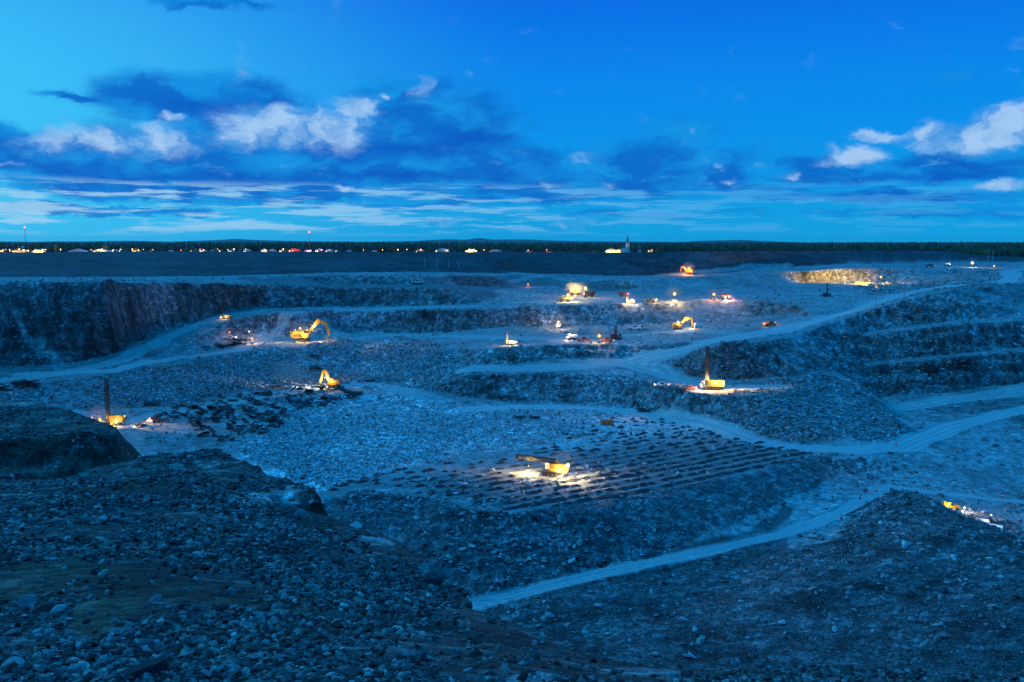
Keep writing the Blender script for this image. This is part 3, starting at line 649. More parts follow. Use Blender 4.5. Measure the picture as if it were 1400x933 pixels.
def make_excavator(name, loc, rz, s, boom, label, lamps, group=None, paint='yellow'):
    e = tag(empty(name, loc, rz), label, 'excavator', group); Y = M[paint]
    for yc in (-2.2, 2.2): track(e, -4.2, 4.2, yc, 1.0, 1.9, s)
    MB().box((0, 0, 1.6), (3.6, 3.4, .9)).tube((0, 0, 1.9), (0, 0, 2.5), 1.7, n=14).build('undercarriage', M['black'], e, s)
    b = MB(); b.prism([(-6.2,2.6),(4.6,2.6),(4.6,4.2),(3.2,5.9),(-5.2,6.7),(-6.2,6.2)], -2.7, 2.7)
    body = b.build('body', Y, e, s)
    g = MB()
    for k in range(7): g.box((-4.8+k*.75, -2.74, 4.6), (.5, .06, 2.2))
    g.box((-.2, -2.74, 3.6), (1.6, .06, 1.2)); g.build('vent', M['black'], body, s)
    MB().prism([(-7.0,2.5),(-6.22,2.5),(-6.22,6.4),(-7.0,5.8)], -2.6, 2.6).build('counterweight', M['steel'] if s < .8 else Y, e, s)
    c = MB().prism([(1.4,5.0),(4.9,5.0),(4.6,8.1),(1.6,8.3)], -2.75, -.7).build('cab', Y, e, s)
    MB().prism([(1.8,5.9),(4.6,5.9),(4.4,7.8),(1.8,7.9)], -2.79, -2.755).build('window', M['glass'], c, s)
    MB().prism([(4.83,5.9),(4.87,5.9),(4.72,7.8),(4.68,7.8)], -2.6, -.85).build('windscreen', M['glass'], c, s)
    for y in (-2.6, 2.6):
        rl = MB(); rl.tube((-5.4, y, 7.6), (1.2, y, 7.2), .06, n=5)
        for x in (-5.4, -3.2, -1, 1.2): rl.tube((x, y, 6.0), (x, y, 7.5), .06, n=5)
        rl.build('railing', Y, e, s)
    MB().tube((-3.8, 1, 6.4), (-3.8, 1, 8.2), .22).build('exhaust', M['black'], e, s)
    b0, b1, b2, b3 = [Vector((p[0], 0, p[1])) for p in boom]
    def arm(nm, pts, th, w, m_):
        mb = MB(); 
        for (p, q, t0, t1) in pts:
            d = (q-p).normalized(); n = Vector((-d.z, 0, d.x))
            mb.prism([((p-n*t0/2).x, (p-n*t0/2).z), ((q-n*t1/2).x, (q-n*t1/2).z), ((q+n*t1/2).x, (q+n*t1/2).z), ((p+n*t0/2).x, (p+n*t0/2).z)], -w/2, w/2)
            mb.tube((q.x, -w/2-.1, q.z), (q.x, w/2+.1, q.z), t1*.55, n=10)
        return mb.build(nm, m_, e, s)
    arm('boom', [(b0, b1, 1.9, 2.5), (b1, b2, 2.4, 1.6)], 1, 1.5, Y)
    arm('stick', [(b2 + (b2-b3).normalized()*1.4, b3, 2.1, 1.2)], 1, 1.2, Y)
    m1 = b0.lerp(b1, .75); MB().tube((b0.x+.6, -.7, b0.z-1.6), (m1.x, -.7, m1.z-.6), .28).tube((b0.x+.6, .7, b0.z-1.6), (m1.x, .7, m1.z-.6), .28).build('hydraulic_cylinder', M['crome'], e, s)
    m2 = b1.lerp(b2, .35); m3 = b2 + (b2-b3).normalized()*1.3; MB().tube((m2.x, 0, m2.z+1.1), (m3.x, 0, m3.z+.2), .25).build('hydraulic_cylinder', M['crome'], e, s)
    bk = MB(); x, z = b3.x, b3.z
    sg = -1
    pr = [(x+.5, z+.3), (x+.7*1, z-1.3), (x-.3, z-2.5), (x-1.9, z-2.7), (x-2.7, z-1.5), (x-2.4, z-1.3), (x-1.7, z-2.2), (x-.5, z-2.0), (x+.1, z-1.2), (x-.2, z+.2)]
    bk.prism(pr, -1.3, 1.3)
    side = [(x+.1, z-.2), (x+.1, z-1.3), (x-.5, z-2.1), (x-1.7, z-2.25), (x-2.5, z-1.4)]
    bk.prism(side, -1.32, -1.22); bk.prism(side, 1.22, 1.32)
    for k in range(5): bk.box((x-2.75, -1.1+k*.55, z-1.3), (.2, .22, .7), taper=(.4, .5))
    bk.build('bucket', M['steel'], e, s)
    for (lx, ly, lz, pw, col, r) in lamps: bulb(e, (lx*s, ly*s, lz*s), pw, col, r)
    return e
def mast_mesh(L, w, s):
    mb = MB(); h = w/2
    for sx in (-h, h):
        for sy in (-h, h): mb.box((sx, sy, L/2), (.24, .24, L))
    n = int(L/1.6)
    for k in range(n):
        z0, z1 = k*L/n, (k+1)*L/n
        for sy in (-h, h): mb.tube((-h, sy, z0), (h, sy, z1), .09, n=4); mb.tube((-h, sy, z1), (h, sy, z1), .09, n=4)
        for sx in (-h, h): mb.tube((sx, -h, z0), (sx, h, z1), .09, n=4)
    mb.box((0, 0, L+.15), (w+.5, w+.5, .5)); return mb
def make_drill(name, loc, rz, s, label, lamps, L=19, lay_flat=0, mx=3.6, group=None, body='yellow', mastmat='black'):
    e = tag(empty(name, loc, rz), label, 'drill rig', group); Y = M[body]
    for yc in (-1.7, 1.7): track(e, -4.6, 3.4, yc, .8, 1.5, s)
    MB().box((-.4, 0, 1.75), (11.5, 3.0, .5)).build('deck', M['steel'], e, s)
    b = MB().prism([(-6,2.01),(.6,2.01),(.6,4.5),(-.4,4.9),(-5.4,4.9),(-6,4.4)], -1.7, 1.7).build('engine_house', Y, e, s)
    g = MB()
    for k in range(6): g.box((-5+k*.85, -1.74, 3.5), (.6, .06, 1.6))
    g.build('vent', M['black'], b, s)
    c = MB().prism([(1.3,2.01),(3.0,2.01),(3.2,4.9),(1.3,5.0)], -2.6, -1.0).build('cab', Y if body != 'yellow' else M['white'], e, s)
    MB().prism([(1.5,3.1),(2.9,3.1),(3.05,4.6),(1.5,4.7)], -2.64, -2.605).build('window', M['glass'], c, s)
    rl = MB()
    for y in (-2.2, 2.2):
        rl.tube((-6, y, 3.2), (1, y, 3.2), .05, n=4)
        for k in range(5): rl.tube((-6+k*1.75, y, 2.0), (-6+k*1.75, y, 3.2), .05, n=4)
    rl.box((-2.5, 0, 2.0), (7, 4.5, .1)); rl.build('walkway', M['steel'], e, s)
    MB().prism([(mx-1.1,.3),(mx+1.1,.3),(mx+.9,1.7),(mx-.9,1.7)], -1.1, 1.1).build('dust_hood', M['black'], e, s)
    for (x, y) in ((-5.6, -1.2), (-5.6, 1.2), (4.6, -1.3), (4.6, 1.3)):
        MB().tube((x, y, .1), (x, y, 2.6), .22).tube((x, y, 0), (x, y, .15), .6, n=10).build('leg', M['crome'], e, s)
    mb = mast_mesh(L, 1.35, s); mo = mb.build('mast', M[mastmat], e, s)
    MB().tube((0, 0, .5), (0, 0, L-3), .2, n=8).build('drill_pipe', M['steel'], mo, s)
    MB().box((0, 0, L*.62), (.9, 1.0, 1.4)).build('rotary_head', Y, mo, s)
    if lay_flat: mo.location = ((mx-.6)*s, 0, 5.6*s); mo.rotation_euler = (0, R(-90+4), 0) if lay_flat > 0 else (0, R(90-3), 0); 
    else: mo.location = (mx*s, 0, 1.6*s)
    MB().prism([(mx-1.4,2.0),(mx-.9,2.0),(mx-.4,6.2),(mx-.8,6.2)], -1.0, -.75).prism([(mx-1.4,2.0),(mx-.9,2.0),(mx-.4,6.2),(mx-.8,6.2)], .75, 1.0).build('mast_support', Y, e, s)
    for (lx, ly, lz, pw, col, r) in lamps: bulb(e, (lx*s, ly*s, lz*s), pw, col, r)
    return e
def wheel(p, x, y, r, w, s, name='wheel'):
    o = MB().tube((x, y-w/2, r), (x, y+w/2, r), r, n=16).build(name, M['rubber'], p, s)
    MB().tube((x, y-w/2-.03, r), (x, y+w/2+.03, r), r*.5, n=10).build('rim', M['steel'], o, s)
def make_haul(loc, rz, s, label, lamps=(), col='orange', group=None):
    e = tag(empty('haul_truck', loc, rz), label, 'dump truck', group); Y = M[col]
    for y in (-2.2, 2.2): wheel(e, 3.3, y, 1.35, 1, s); wheel(e, -2.4, y*.95, 1.35, 1.5, s)
    MB().box((.3, 0, 1.9), (9, 2.2, .9)).build('chassis', M['black'], e, s)
    MB().prism([(3.0,2.3),(5.0,2.3),(5.0,3.9),(3.0,4.1)], -2.3, 2.3).build('hood', Y, e, s)
    c = MB().prism([(2.2,3.6),(3.9,3.6),(3.7,5.3),(2.2,5.4)], -2.4, -.5).build('cab', Y, e, s)
    MB().prism([(2.5,4.1),(3.7,4.1),(3.6,5.1),(2.5,5.1)], -2.44, -2.405).build('window', M['glass'], c, s)
    b = MB(); b.prism([(-5.4,4.4),(-3.6,2.7),(1.6,2.9),(2.3,4.5),(4.4,5.6),(4.4,5.85),(2.0,5.5),(-5.4,5.5)], -2.7, -2.45); b.prism([(-5.4,4.4),(-3.6,2.7),(1.6,2.9),(2.3,4.5),(4.4,5.6),(4.4,5.85),(2.0,5.5),(-5.4,5.5)], 2.45, 2.7)
    b.prism([(-5.4,4.2),(-3.6,2.5),(1.7,2.7),(2.4,4.3),(4.4,5.4),(4.4,5.6),(2.2,4.7),(1.5,3.0),(-3.5,2.8),(-5.4,4.5)], -2.46, 2.46); b.build('dump_body', Y, e, s)
    for y in (-1.6, 1.6): MB().box((5.05, y, 3.2), (.12, .5, .35)).build('headlight', M['lens'], e, s)
    for (lx, ly, lz, pw, cc, r) in lamps: bulb(e, (lx*s, ly*s, lz*s), pw, cc, r)
    return e
def make_pickup(loc, rz, s, label, lamps=(), col='white', group=None, on=True):
    e = tag(empty('pickup_truck', loc, rz), label, 'pickup', group); Y = M[col]
    for x in (-1.75, 1.75):
        for y in (-.85, .85): wheel(e, x, y, .42, .28, s)
    MB().prism([(-2.8,.5),(2.8,.5),(2.8,1.05),(1.3,1.2),(1.2,1.2),(-2.8,1.2)], -.95, .95).build('body', Y, e, s)
    c = MB().prism([(-.9,1.2),(1.35,1.2),(.6,1.9),(-.7,1.9)], -.88, .88).build('cab', Y, e, s)
    MB().prism([(-.7,1.25),(1.1,1.25),(.5,1.8),(-.6,1.8)], -.91, .91).build('window', M['glass'], c, s)
    for y in (-.7, .7): MB().box((2.82, y, .9), (.08, .35, .2)).build('headlight', M['lens'] if on else M['crome'], e, s)
    MB().tube((-.8, 0, 1.9), (-.8, 0, 2.05), .12).build('beacon', M['orange'], e, s)
    for (lx, ly, lz, pw, cc, r) in lamps: bulb(e, (lx*s, ly*s, lz*s), pw, cc, r)
    return e
def make_loader(loc, rz, s, label, lamps=(), group=None):
    e = tag(empty('wheel_loader', loc, rz), label, 'wheel loader', group); Y = M['yellow']
    for x in (-2.0, 2.0):
        for y in (-1.3, 1.3): wheel(e, x, y, 1.0, .8, s)
    MB().prism([(-4.2,1.2),(-.4,1.2),(-.4,2.7),(-3.9,2.5)], -1.1, 1.1).build('engine_house', Y, e, s)
    c = MB().prism([(-.4,1.6),(1.2,1.6),(1.0,3.9),(-.3,3.9)], -.8, .8).build('cab', Y, e, s)
    MB().prism([(-.2,2.5),(1.0,2.5),(.9,3.7),(-.2,3.7)], -.83, .83).build('window', M['glass'], c, s)
    MB().box((1.6, 0, 1.3), (2.4, 1.2, .7)).build('front_frame', Y, e, s)
    MB().prism([(1.0,2.0),(1.3,2.3),(4.3,1.2),(4.1,.8)], -.8, -.5).prism([(1.0,2.0),(1.3,2.3),(4.3,1.2),(4.1,.8)], .5, .8).build('lift_arm', Y, e, s)
    MB().prism([(4.1,1.5),(4.0,.3),(5.6,.1),(5.6,.2),(4.3,.45),(4.4,1.6)], -1.7, 1.7).build('bucket', M['steel'], e, s)
    for (lx, ly, lz, pw, cc, r) in lamps: bulb(e, (lx*s, ly*s, lz*s), pw, cc, r)
    return e
def make_tower(loc, rz, label, power, col, h=8, r=.5, group=None):
    e = tag(empty('light_tower', loc, rz), label, 'light tower', group)
    b = MB().box((0, 0, .9), (2.6, 1.4, 1.1)).build('generator', M['white'], e)
    for y in (-.75, .75): wheel(e, 0, y, .38, .2, 1)
    MB().tube((0, 0, 1.4), (0, 0, h), .1, .07).build('mast', M['steel'], e)
    MB().box((0, 0, h), (.15, 1.8, .12)).build('crossbar', M['steel'], e)
    bulb(e, (0, 0, h+.3), power, col, r); return e
def at(px, py, y0=200): 
    h = hit(px, py, y0); return (h[0], h[1], h[2]-.05)
W1 = (1, .68, .27); W2 = (1, .62, .16); W3 = (1, .40, .09); W4 = (1, .84, .58)
def spot(e, loc, aim, power, col, ang=75, r=.25): bulb(e, loc, power, col, r, 'SPOT', aim, ang)
# big yellow excavator on the middle left bench
p = at(413, 467)
EX1 = make_excavator('excavator', p, 0, 1.0, [(4.2,4.8),(11.5,14.2),(16.4,12.0),(18.4,4.2)], 'large yellow mining excavator with arched boom, lit up on the left middle bench',
   [(0,-4.4,9.3,850,W1,.5),(-3.5,-3.9,8.2,420,W2,.28),(7,-2.6,11.5,1500,W1,.22),(2.5,-4.4,4.6,1200,W2,.3)])
p = at(456, 530)
EX2 = make_excavator('excavator', p, math.pi, .62, [(3.2,4.6),(7.2,15.5),(9.2,14.6),(12.0,4.0)], 'small yellow excavator with boom folded into a peak below the muck pile',
   [(4,2.0,8.6,900,W1,.4),(1.0,4.2,7.5,900,W2,.3),(7.5,1.5,9,1500,W1,.2)])
p = at(926, 451)
EX3 = make_excavator('excavator', p, 0, .62, [(3.2,4.8),(9.0,12.8),(15.0,12.6),(16.6,4.6)], 'orange and yellow excavator with raised boom beside a white block shaped tank',
   [(0,-3.8,8.8,1600,W4,.5),(10,-2,10,1800,W2,.22)])
p = at(941, 375)
make_excavator('excavator', p, math.pi, .75, [(3.2,4.8),(7.5,11.5),(10.5,10.6),(12.0,4.0)], 'orange lit excavator at the foot of the dark embankment, highest machine on the benches',
   [(0,4.0,9.0,3500,W3,.9),(5,3.5,7.5,2500,W3,.9),(-3,4.5,6.0,1500,W3,.6)], paint='orange')
spot(EX1, (4.2,-2.9,8.0), (1,-.12,-.5), 60000, W1, 62); spot(EX1, (-6.8,-2.6,6.6), (-1,-.1,-.8), 12000, W1, 60)
spot(EX1, (-3,-9.5,6.5), (0,1,-.15), 7000, W2, 110)
spot(EX2, (3.2,1,4.8), (1,-.22,-.24), 50000, W4, 42); spot(EX3, (3,-1.5,5), (1,-.1,-.5), 24000, W1, 60)
# drill rigs
p = at(972, 533)
DR1 = make_drill('drill_rig', p, math.pi, 1.0, 'yellow blast hole drill with tall black upright mast on the right middle bench',
   [(2.2,2.4,6.0,1800,W1,.45),(-5.5,2.8,3.4,2200,W2,.4),(5.6,2.6,3.0,1500,W4,.4),(-2,3.0,3.8,900,W1,.35)], L=19.5, mx=2.2)
p = at(153, 581)
DR2 = make_drill('drill_rig', p, math.pi, .95, 'drill rig with tall black upright mast and dazzling lamps at the far left bench',
   [(4.6,2.4,2.2,800,W2,.8),(-3.4,2.8,2.2,900,W1,.85),(-1,2.6,1.2,400,W2,.45)], L=20.5, mx=1.6)
p = at(755, 650)
DR3 = make_drill('drill_rig', p, R(163), .95, 'yellow drill rig with its black mast lowered flat over the drilled bench floor',
   [(-6.6,1.6,4.6,2600,W4,.5),(-3.0,2.6,2.6,1500,W1,.38),(9.0,1.5,3.4,4200,W1,.15),(-5,3.5,1.5,1200,W2,.25)], L=15.5, lay_flat=-1, mx=-1.0)
p = at(700, 472)
make_drill('drill_rig', p, math.pi, .55, 'small white crawler drill with slim lit mast at the centre bench edge',
   [(0,3.6,5.2,1500,W1,.4),(6.5,2.5,5,900,W2,.25)], L=14, mx=5.2, body='white', mastmat='yellow')
p = at(310, 436)
make_drill('drill_rig', p, math.pi, .55, 'small yellow crawler drill working on the curved ramp road at the upper left',
   [(6.6,3.2,2.2,110,W2,.4),(0,3.4,2.4,110,W1,.35)], L=15, mx=4.4)
p = at(1131, 406)
make_drill('drill_rig', p, 0, .62, 'unlit dark drill rig with upright mast on the upper right bench', [], L=15, mx=-.5, body='steel')
p = at(862, 415)
make_drill('drill_rig', p, math.pi, .5, 'short pale drill rig with white lamp on the upper bench beside the red truck',
   [(-1.5,3.0,5.6,1500,W4,.5),(5,3,4,900,W2,.4)], L=11, mx=5.0, body='white', mastmat='yellow')
p = at(843, 464)
make_drill('drill_rig', p, R(20), .72, 'dark unlit drill rig with short thick mast standing among vehicles on the centre bench', [], L=10, mx=-1.0, body='red')
spot(DR1, (-6.3,.5,4.2), (-1,.15,-.5), 40000, W1, 60); spot(DR1, (4.6,.5,4.2), (1,.1,-.5), 20000, (1,.45,.25), 60)
spot(DR2, (-6.2,.5,4.2), (-1,.15,-.5), 40000, W1, 64); spot(DR2, (4.8,1.5,3.2), (1,.2,-1.2), 9000, W2, 70)
spot(DR3, (1.5,.9,4.4), (1,.12,-.42), 40000, W1, 44); spot(DR3, (-5.8,1.7,4.8), (-.9,.7,-.62), 30000, W1, 80); spot(DR3, (-6,.2,4.8), (-1,-.5,-.5), 14000, W1, 60)
# haul trucks and loaders
make_haul(at(806, 407), math.pi, .95, 'dark dump truck under yellow light beside the loaders on the upper bench', [(4,3.5,8.5,3800,W1,.7)], 'black')
make_haul(at(852, 406), 0, .75, 'red dump truck parked on the upper bench', [(5.5,-3,3.5,350,W3,.3)], 'red')
make_loader(at(772, 413), math.pi, 1.3, 'yellow wheel loader with bright yellow lamp in front of the small gravel heap', [(-2,1.8,4.3,3200,(1,.8,.25),.7),(-4.5,1.8,2.4,1200,(1,.8,.25),.5)])
make_loader(at(786, 404), 0, 1.3, 'wheel loader under a strong orange lamp left of the dark dump truck', [(0,-1.8,5.2,4800,W2,1.0)])
make_haul(at(782, 465), math.pi, .6, 'white truck with two pinkish lamps on the centre bench edge', [(5.5,2.5,3.2,1200,(1,.55,.5),.5),(2.5,2.5,6.2,1200,W4,.5)], 'white')
make_haul(at(764, 449), R(-100), .62, 'truck facing out of a lit cleft in the centre wall', [(3.5,0,7.5,2600,W1,.45),(5.5,-1.5,3,400,W4,.4)], 'white')
make_loader(at(889, 414), 0, 1.0, 'loader with white lamp at its bucket left of the star bright tower', [(4.5,-1.5,2.5,1500,W1,.5)])
make_haul(at(992, 410), 0, .8, 'long truck with pinkish white lamps at the right end of the upper bench', [(3,-2.8,3.2,900,(1,.55,.5),.45),(-1,-3.2,3.0,1000,W4,.45),(6.5,-2.6,2.0,500,(1,.2,.15),.35)], 'red')
# light towers
make_tower(at(922, 413), 0, 'light tower with star bright lamp on the upper bench', 3200, W1, 6, .75)
make_tower(at(924, 417), 0, 'low light tower with orange lamp just below the star bright one', 900, W2, 2.6, .5)
make_tower(at(976, 410), 0, 'light tower with orange lamp left of the long truck', 2200, W3, 4, .7)
make_tower(at(819, 469), 0, 'light tower with strong orange lamp at the centre bench edge', 2600, W2, 4, .8)
make_tower(at(1329, 366), 0, 'light tower with star bright lamp near the right skyline', 2600, W1, 5, 1.0)
make_tower(at(722, 393), 0, 'small light tower with red orange lamp on the upper left track', 450, (1, .2, .05), 2.6, .6)
make_tower(at(1359, 368), 0, 'low light tower with faint orange lamp beside the right track', 400, W3, 3, .5)
t = make_tower(at(1204, 389), 0, 'light tower shining along the yellow rock face', 9000, (1, .66, .12), 7, .6)
spot(t, (0,0,6.6), (-.3,.95,0), 500000, (1,.58,.05), 46)
t = make_tower(at(1188, 391), 0, 'light tower standing in front of the yellow lit rock face', 2000, (1, .66, .12), 5, .25)
spot(t, (0,0,5), (.0,1,.02), 1500000, (1,.58,.05), 56)
make_tower(at(345, 470), 0, 'light tower with orange lamps at the foot of the left ramp', 1900, W3, 3, .55)
make_tower(at(341, 464), 0, 'slim light tower with small white lamp at the foot of the left ramp', 260, W1, 5, .3)
make_tower(at(126, 578), 0, 'low orange lamp tower left of the dazzling drill rig', 260, W3, 2, .35)
make_tower(at(205, 579), 0, 'low orange lamp tower right of the dazzling drill rig', 700, W3, 2.2, .25)
# pickups
make_pickup(at(314, 464), R(10), 1.5, 'pickup with orange lamp behind the long heap of black mats', [(0,0,3.2,350,W3,.4)])
make_pickup(at(905, 529), math.pi, 1.3, 'white pickup with red tail lamp left of the right middle drill', [(-2.8,1.2,1.3,260,(1,.25,.12),.4)])
make_pickup(at(942, 533), R(10), 1.2, 'red pickup close to the right middle drill', [(2.6,-1.3,1.2,200,(1,.4,.3),.25)], 'red')
make_pickup(at(1271, 365), 0, 1.8, 'red pickup on the rubble near the right skyline', [], 'red')
make_haul(at(1295, 364), 0, .6, 'white truck near the right skyline, left of the bright tower', [(3,-2.8,5.5,300,W4,.35)], 'white')
make_pickup(at(570+1, 388), 0, 1.8, 'white pickup on the dark ledge under the embankment', [], 'white', on=False)
make_pickup(at(867, 451), 0, 1.6, 'white pickup parked nearest the dark drill rig on the centre bench', [], 'white', on=False)
make_pickup(at(876, 451), R(30), 1.6, 'second white pickup from the dark drill rig on the centre bench', [], 'white', on=False)
make_pickup(at(829, 468), 0, 1.5, 'red pickup in front of the dark drill rig on the centre bench', [], 'red')
make_pickup(at(1052, 446), R(28), 1.7, 'orange pickup driving up the haul road', [(-3,0,1.2,250,W3,.3),(3,0,1.2,200,W3,.3)], 'orange')
make_pickup(at(798, 467), 0, 1.5, 'dark red pickup between the white truck and the strong orange lamp', [], 'red', on=False)
# white tank block
def make_tank(px, py, s, label, rz=0):
    e = tag(empty('storage_tank', at(px, py), rz), label, 'tank')
    MB().tube((-2.2, 0, 1.6), (2.2, 0, 1.6), 1.3, n=16).build('vessel', M['white'], e, s)
    MB().box((-1.4, 0, .35), (.4, 2, .8)).box((1.4, 0, .35), (.4, 2, .8)).build('cradle', M['steel'], e, s)
    MB().tube((0, 0, 2.85), (0, 0, 3.2), .35).build('hatch', M['steel'], e, s)
make_tank(955, 449, 1.2, 'white block shaped tank right of the orange and yellow excavator')
make_tank(1300, 370, 1.0, 'white tank on the rubble near the right skyline')
# field of drill cuttings
cut = MB(); rg = random.Random(4); n = 14
CUTS = []
vs = [(0, 0, .62)]
for (rr_, z_) in ((.55, .5), (1.25, .28), (2.0, .06), (2.5, -.25)):
    for k in range(n):
        a = 2*math.pi*k/n; q = rr_*(1+rg.uniform(-.16, .16)); vs.append((q*math.cos(a)*1.25, q*math.sin(a), z_+rg.uniform(-.05, .05)))
fs = [(0, 1+k, 1+(k+1) % n) for k in range(n)]
for j in range(3):
    for k in range(n): a0, a1 = 1+j*n+k, 1+j*n+(k+1) % n; fs.append((a0, a0+n, a1+n, a1))
cut.add(vs, fs); M['cuttings'] = ground_mat('dark_cuttings', False, (.045, .05, .055), stones=((2.0, .5), (8.0, .5)), bump=.6)
ang = math.atan2(dU[1], dU[0]); first = None; npile = 0
G_CUT = 'heaps of drill cuttings in rows over the drilled bench'
for i in range(-70, 60):
    for j in range(-9, 34):
        w = dA + dU*(i*ALONG + (j % 2)*ALONG/2 + rg.uniform(-1.3, 1.3)*(1+.14*max(j, 0))) + dV*(j*ROW + rg.uniform(-.6, .6)*(1+.16*max(j, 0)))
        z = gz(w[0], w[1]); q = proj(w[0], w[1], z)
        if not poly_mask(DRILL_POLY, np.array([q[0]]), np.array([q[1]]))[0]: continue
        if 690 < q[0] < 790 and 636 < q[1] < 656 and rg.random() < .6: continue
        if rg.random() < .10 + .02*max(j, 0): continue
        k = rg.uniform(.42, .98)*max(.35, 1-.028*max(j, 0)); CUTS.append((w[1], w[0], z+.03, (k*rg.uniform(1.1, 1.75), k*rg.uniform(.7, 1.1), rg.uniform(.7, 1.6)), ang+rg.uniform(-.3, .3)))
CUTS.sort(); npile = len(CUTS)
for (y_, x_, z_, s_, r_) in CUTS[:300]:
    if first is None: first = o = cut.build('cuttings_heap', M['cuttings'])
    else: o = first.copy(); COL.objects.link(o)
    o.location = (x_, y_, z_); o.scale = s_; o.rotation_euler = (0, 0, r_)
    tag(o, 'dark heap of drill cuttings in the rows of the drilled bench', 'heap', G_CUT)
rest = MB()
for (y_, x_, z_, s_, r_) in CUTS[300:]:
    c_, n_ = math.cos(r_), math.sin(r_); rest.add([(x_+v[0]*s_[0]*c_-v[1]*s_[1]*n_, y_+v[0]*s_[0]*n_+v[1]*s_[1]*c_, z_+v[2]*s_[2]) for v in cut.v], cut.f)
if npile > 300: tag(rest.build('cuttings_heaps', M['cuttings']), 'farther dark heaps of drill cuttings on the drilled bench', 'heaps', kind='stuff')
print('cuttings', npile)
# blast mats
def mat_mesh(seed):
    rg = random.Random(seed); mb = MB(); nx, ny = 7, 5; g = {}
    for i in range(nx+1):
        for j in range(ny+1):
            g[i, j] = (i/nx*7-3.5 + rg.uniform(-.35, .35), j/ny*4.4-2.2 + rg.uniform(-.35, .35), .35*math.sin(i*1.1+seed)+.4*math.cos(j*1.3+seed*2)+rg.uniform(-.16, .16)+.4)
    vs = [g[i, j] for i in range(nx+1) for j in range(ny+1)]; lo = [(x, y, z-.85) for x, y, z in vs]; m_ = len(vs); I = lambda i, j: i*(ny+1)+j
    fs = []
    for i in range(nx):
        for j in range(ny): a, b, c, d = I(i, j), I(i+1, j), I(i+1, j+1), I(i, j+1); fs += [(a, b, c, d), (d+m_, c+m_, b+m_, a+m_)]
    for i in range(nx): fs += [(I(i+1, 0), I(i, 0), I(i, 0)+m_, I(i+1, 0)+m_), (I(i, ny), I(i+1, ny), I(i+1, ny)+m_, I(i, ny)+m_)]
    for j in range(ny): fs += [(I(0, j), I(0, j+1), I(0, j+1)+m_, I(0, j)+m_), (I(nx, j+1), I(nx, j), I(nx, j)+m_, I(nx, j+1)+m_)]
    mb.add(vs, fs)
    for j in range(6): mb.tube((-3.3, -2+j*.8, .62+.2*math.sin(j+seed)), (3.3, -2+j*.8+rg.uniform(-.3, .3), .55), .1, n=5)
    return mb
M['mat'] = mat('blast_mat_rubber', (.022, .025, .028), .75, var=.5, scale=.8, dirt=(.09, .10, .11))
PROTO = [mat_mesh(k).build('blast_mat', M['mat']) for k in range(5)]
rg = random.Random(9); G_MAT = 'black rubber blast mats strewn on the bench'; used = 0
def put_mat(x, y, lift, s, rz, tx, ty, label, group):
    global used
    o = PROTO[used] if used < 5 else PROTO[rg.randrange(5)].copy()
    if used >= 5: COL.objects.link(o)
    used += 1; o.location = (x, y, gz(x, y)+lift); o.scale = (s, s*rg.uniform(.8, 1.1), s); o.rotation_euler = (tx, ty, rz)
    return tag(o, label, 'blast mat', group)
MPOLY = [(170,590),(225,560),(300,543),(400,533),(470,531),(490,545),(440,556),(400,566),(380,590),(330,600),(300,612),(275,600),(250,575)]
k = 0
while k < 260:
    px, py = rg.uniform(170, 490), rg.uniform(530, 612)
    if not poly_mask(MPOLY, np.array([px]), np.array([py]))[0]: continue
    h = hit(px, py); 
    if h is None or h[1] < 250: continue
    put_mat(h[0], h[1], rg.uniform(-.1, 1.5), rg.uniform(.3, .75), rg.uniform(0, 6.3), rg.uniform(-.6, .6), rg.uniform(-.6, .6), 'black rubber blast mat in the wide dark spread on the left bench', G_MAT); k += 1
for (pts_, nm, cnt) in (([(283,478),(300,476),(316,473),(328,471)], 'black blast mat in the long heap on the left bench beside the pickup', 14), ([(-20,532),(5,533),(28,531),(46,530)], 'black blast mat in the low heap at the left edge above the brown butte', 14)):
    for q in range(cnt):
        a = rg.choice(pts_); h = hit(a[0]+rg.uniform(-6, 6), a[1])
        put_mat(h[0], h[1]+rg.uniform(-3, 3), rg.uniform(0, 3.0), rg.uniform(.6, 1.0), rg.uniform(-.6, .6), rg.uniform(-.2, .2), rg.uniform(-.2, .2), nm, nm.replace('black blast mat in', 'blast mats in'))
for (px, py, s, lb) in ((207,554,1.15,'rolled black blast mat alone on the track right of the dazzling drill rig'),(381,530,.9,'black blast mat standing left of the lit dust by the small excavator'),
    (432,489,1.05,'upper black blast mat on the muck pile below the large excavator'),(431,505,1.0,'lower black blast mat on the muck pile below the large excavator'),
    (505,523,.95,'black blast mat right of the small folded excavator'),(486,540,1.1,'black blast mat at the right tip of the dark spread'),
    (711,573,.75,'left one of two black blast mats on the pale gravel behind the drilled bench'),(731,573,.75,'right one of two black blast mats on the pale gravel, with the red lamp'),(880,563,.95,'black blast mat at the foot of the centre right bench wall')):
    h = hit(px, py)
    for q in range(1): put_mat(h[0], h[1], .6, s, rg.uniform(-.3, .3), rg.uniform(-.15, .15), rg.uniform(-.15, .15), lb, None)
# orange crate of barrels
p = at(830, 581); e = tag(empty('steel_basket', p, 0), 'rusty orange mesh basket standing on the pale gravel behind the drilled bench', 'basket')
fr = MB()
for x in np.linspace(-3, 3, 9):
    for y in (-1.2, 1.2): fr.box((x, y, 1.3), (.14, .14, 2.6))
for z in (.12, 1.3, 2.5):
    for y in (-1.2, 1.2): fr.box((0, y*1.01, z), (6.2, .12, .16))
    for x in (-3.05, 3.05): fr.box((x, 0, z), (.12, 2.5, .16))
fr.build('frame', M['orange'], e)
for x in (-2.1, -.7, .7, 2.1): MB().tube((x, 0, .2), (x, 0, 2.1), .6, n=14).build('barrel', M['orange'], e)
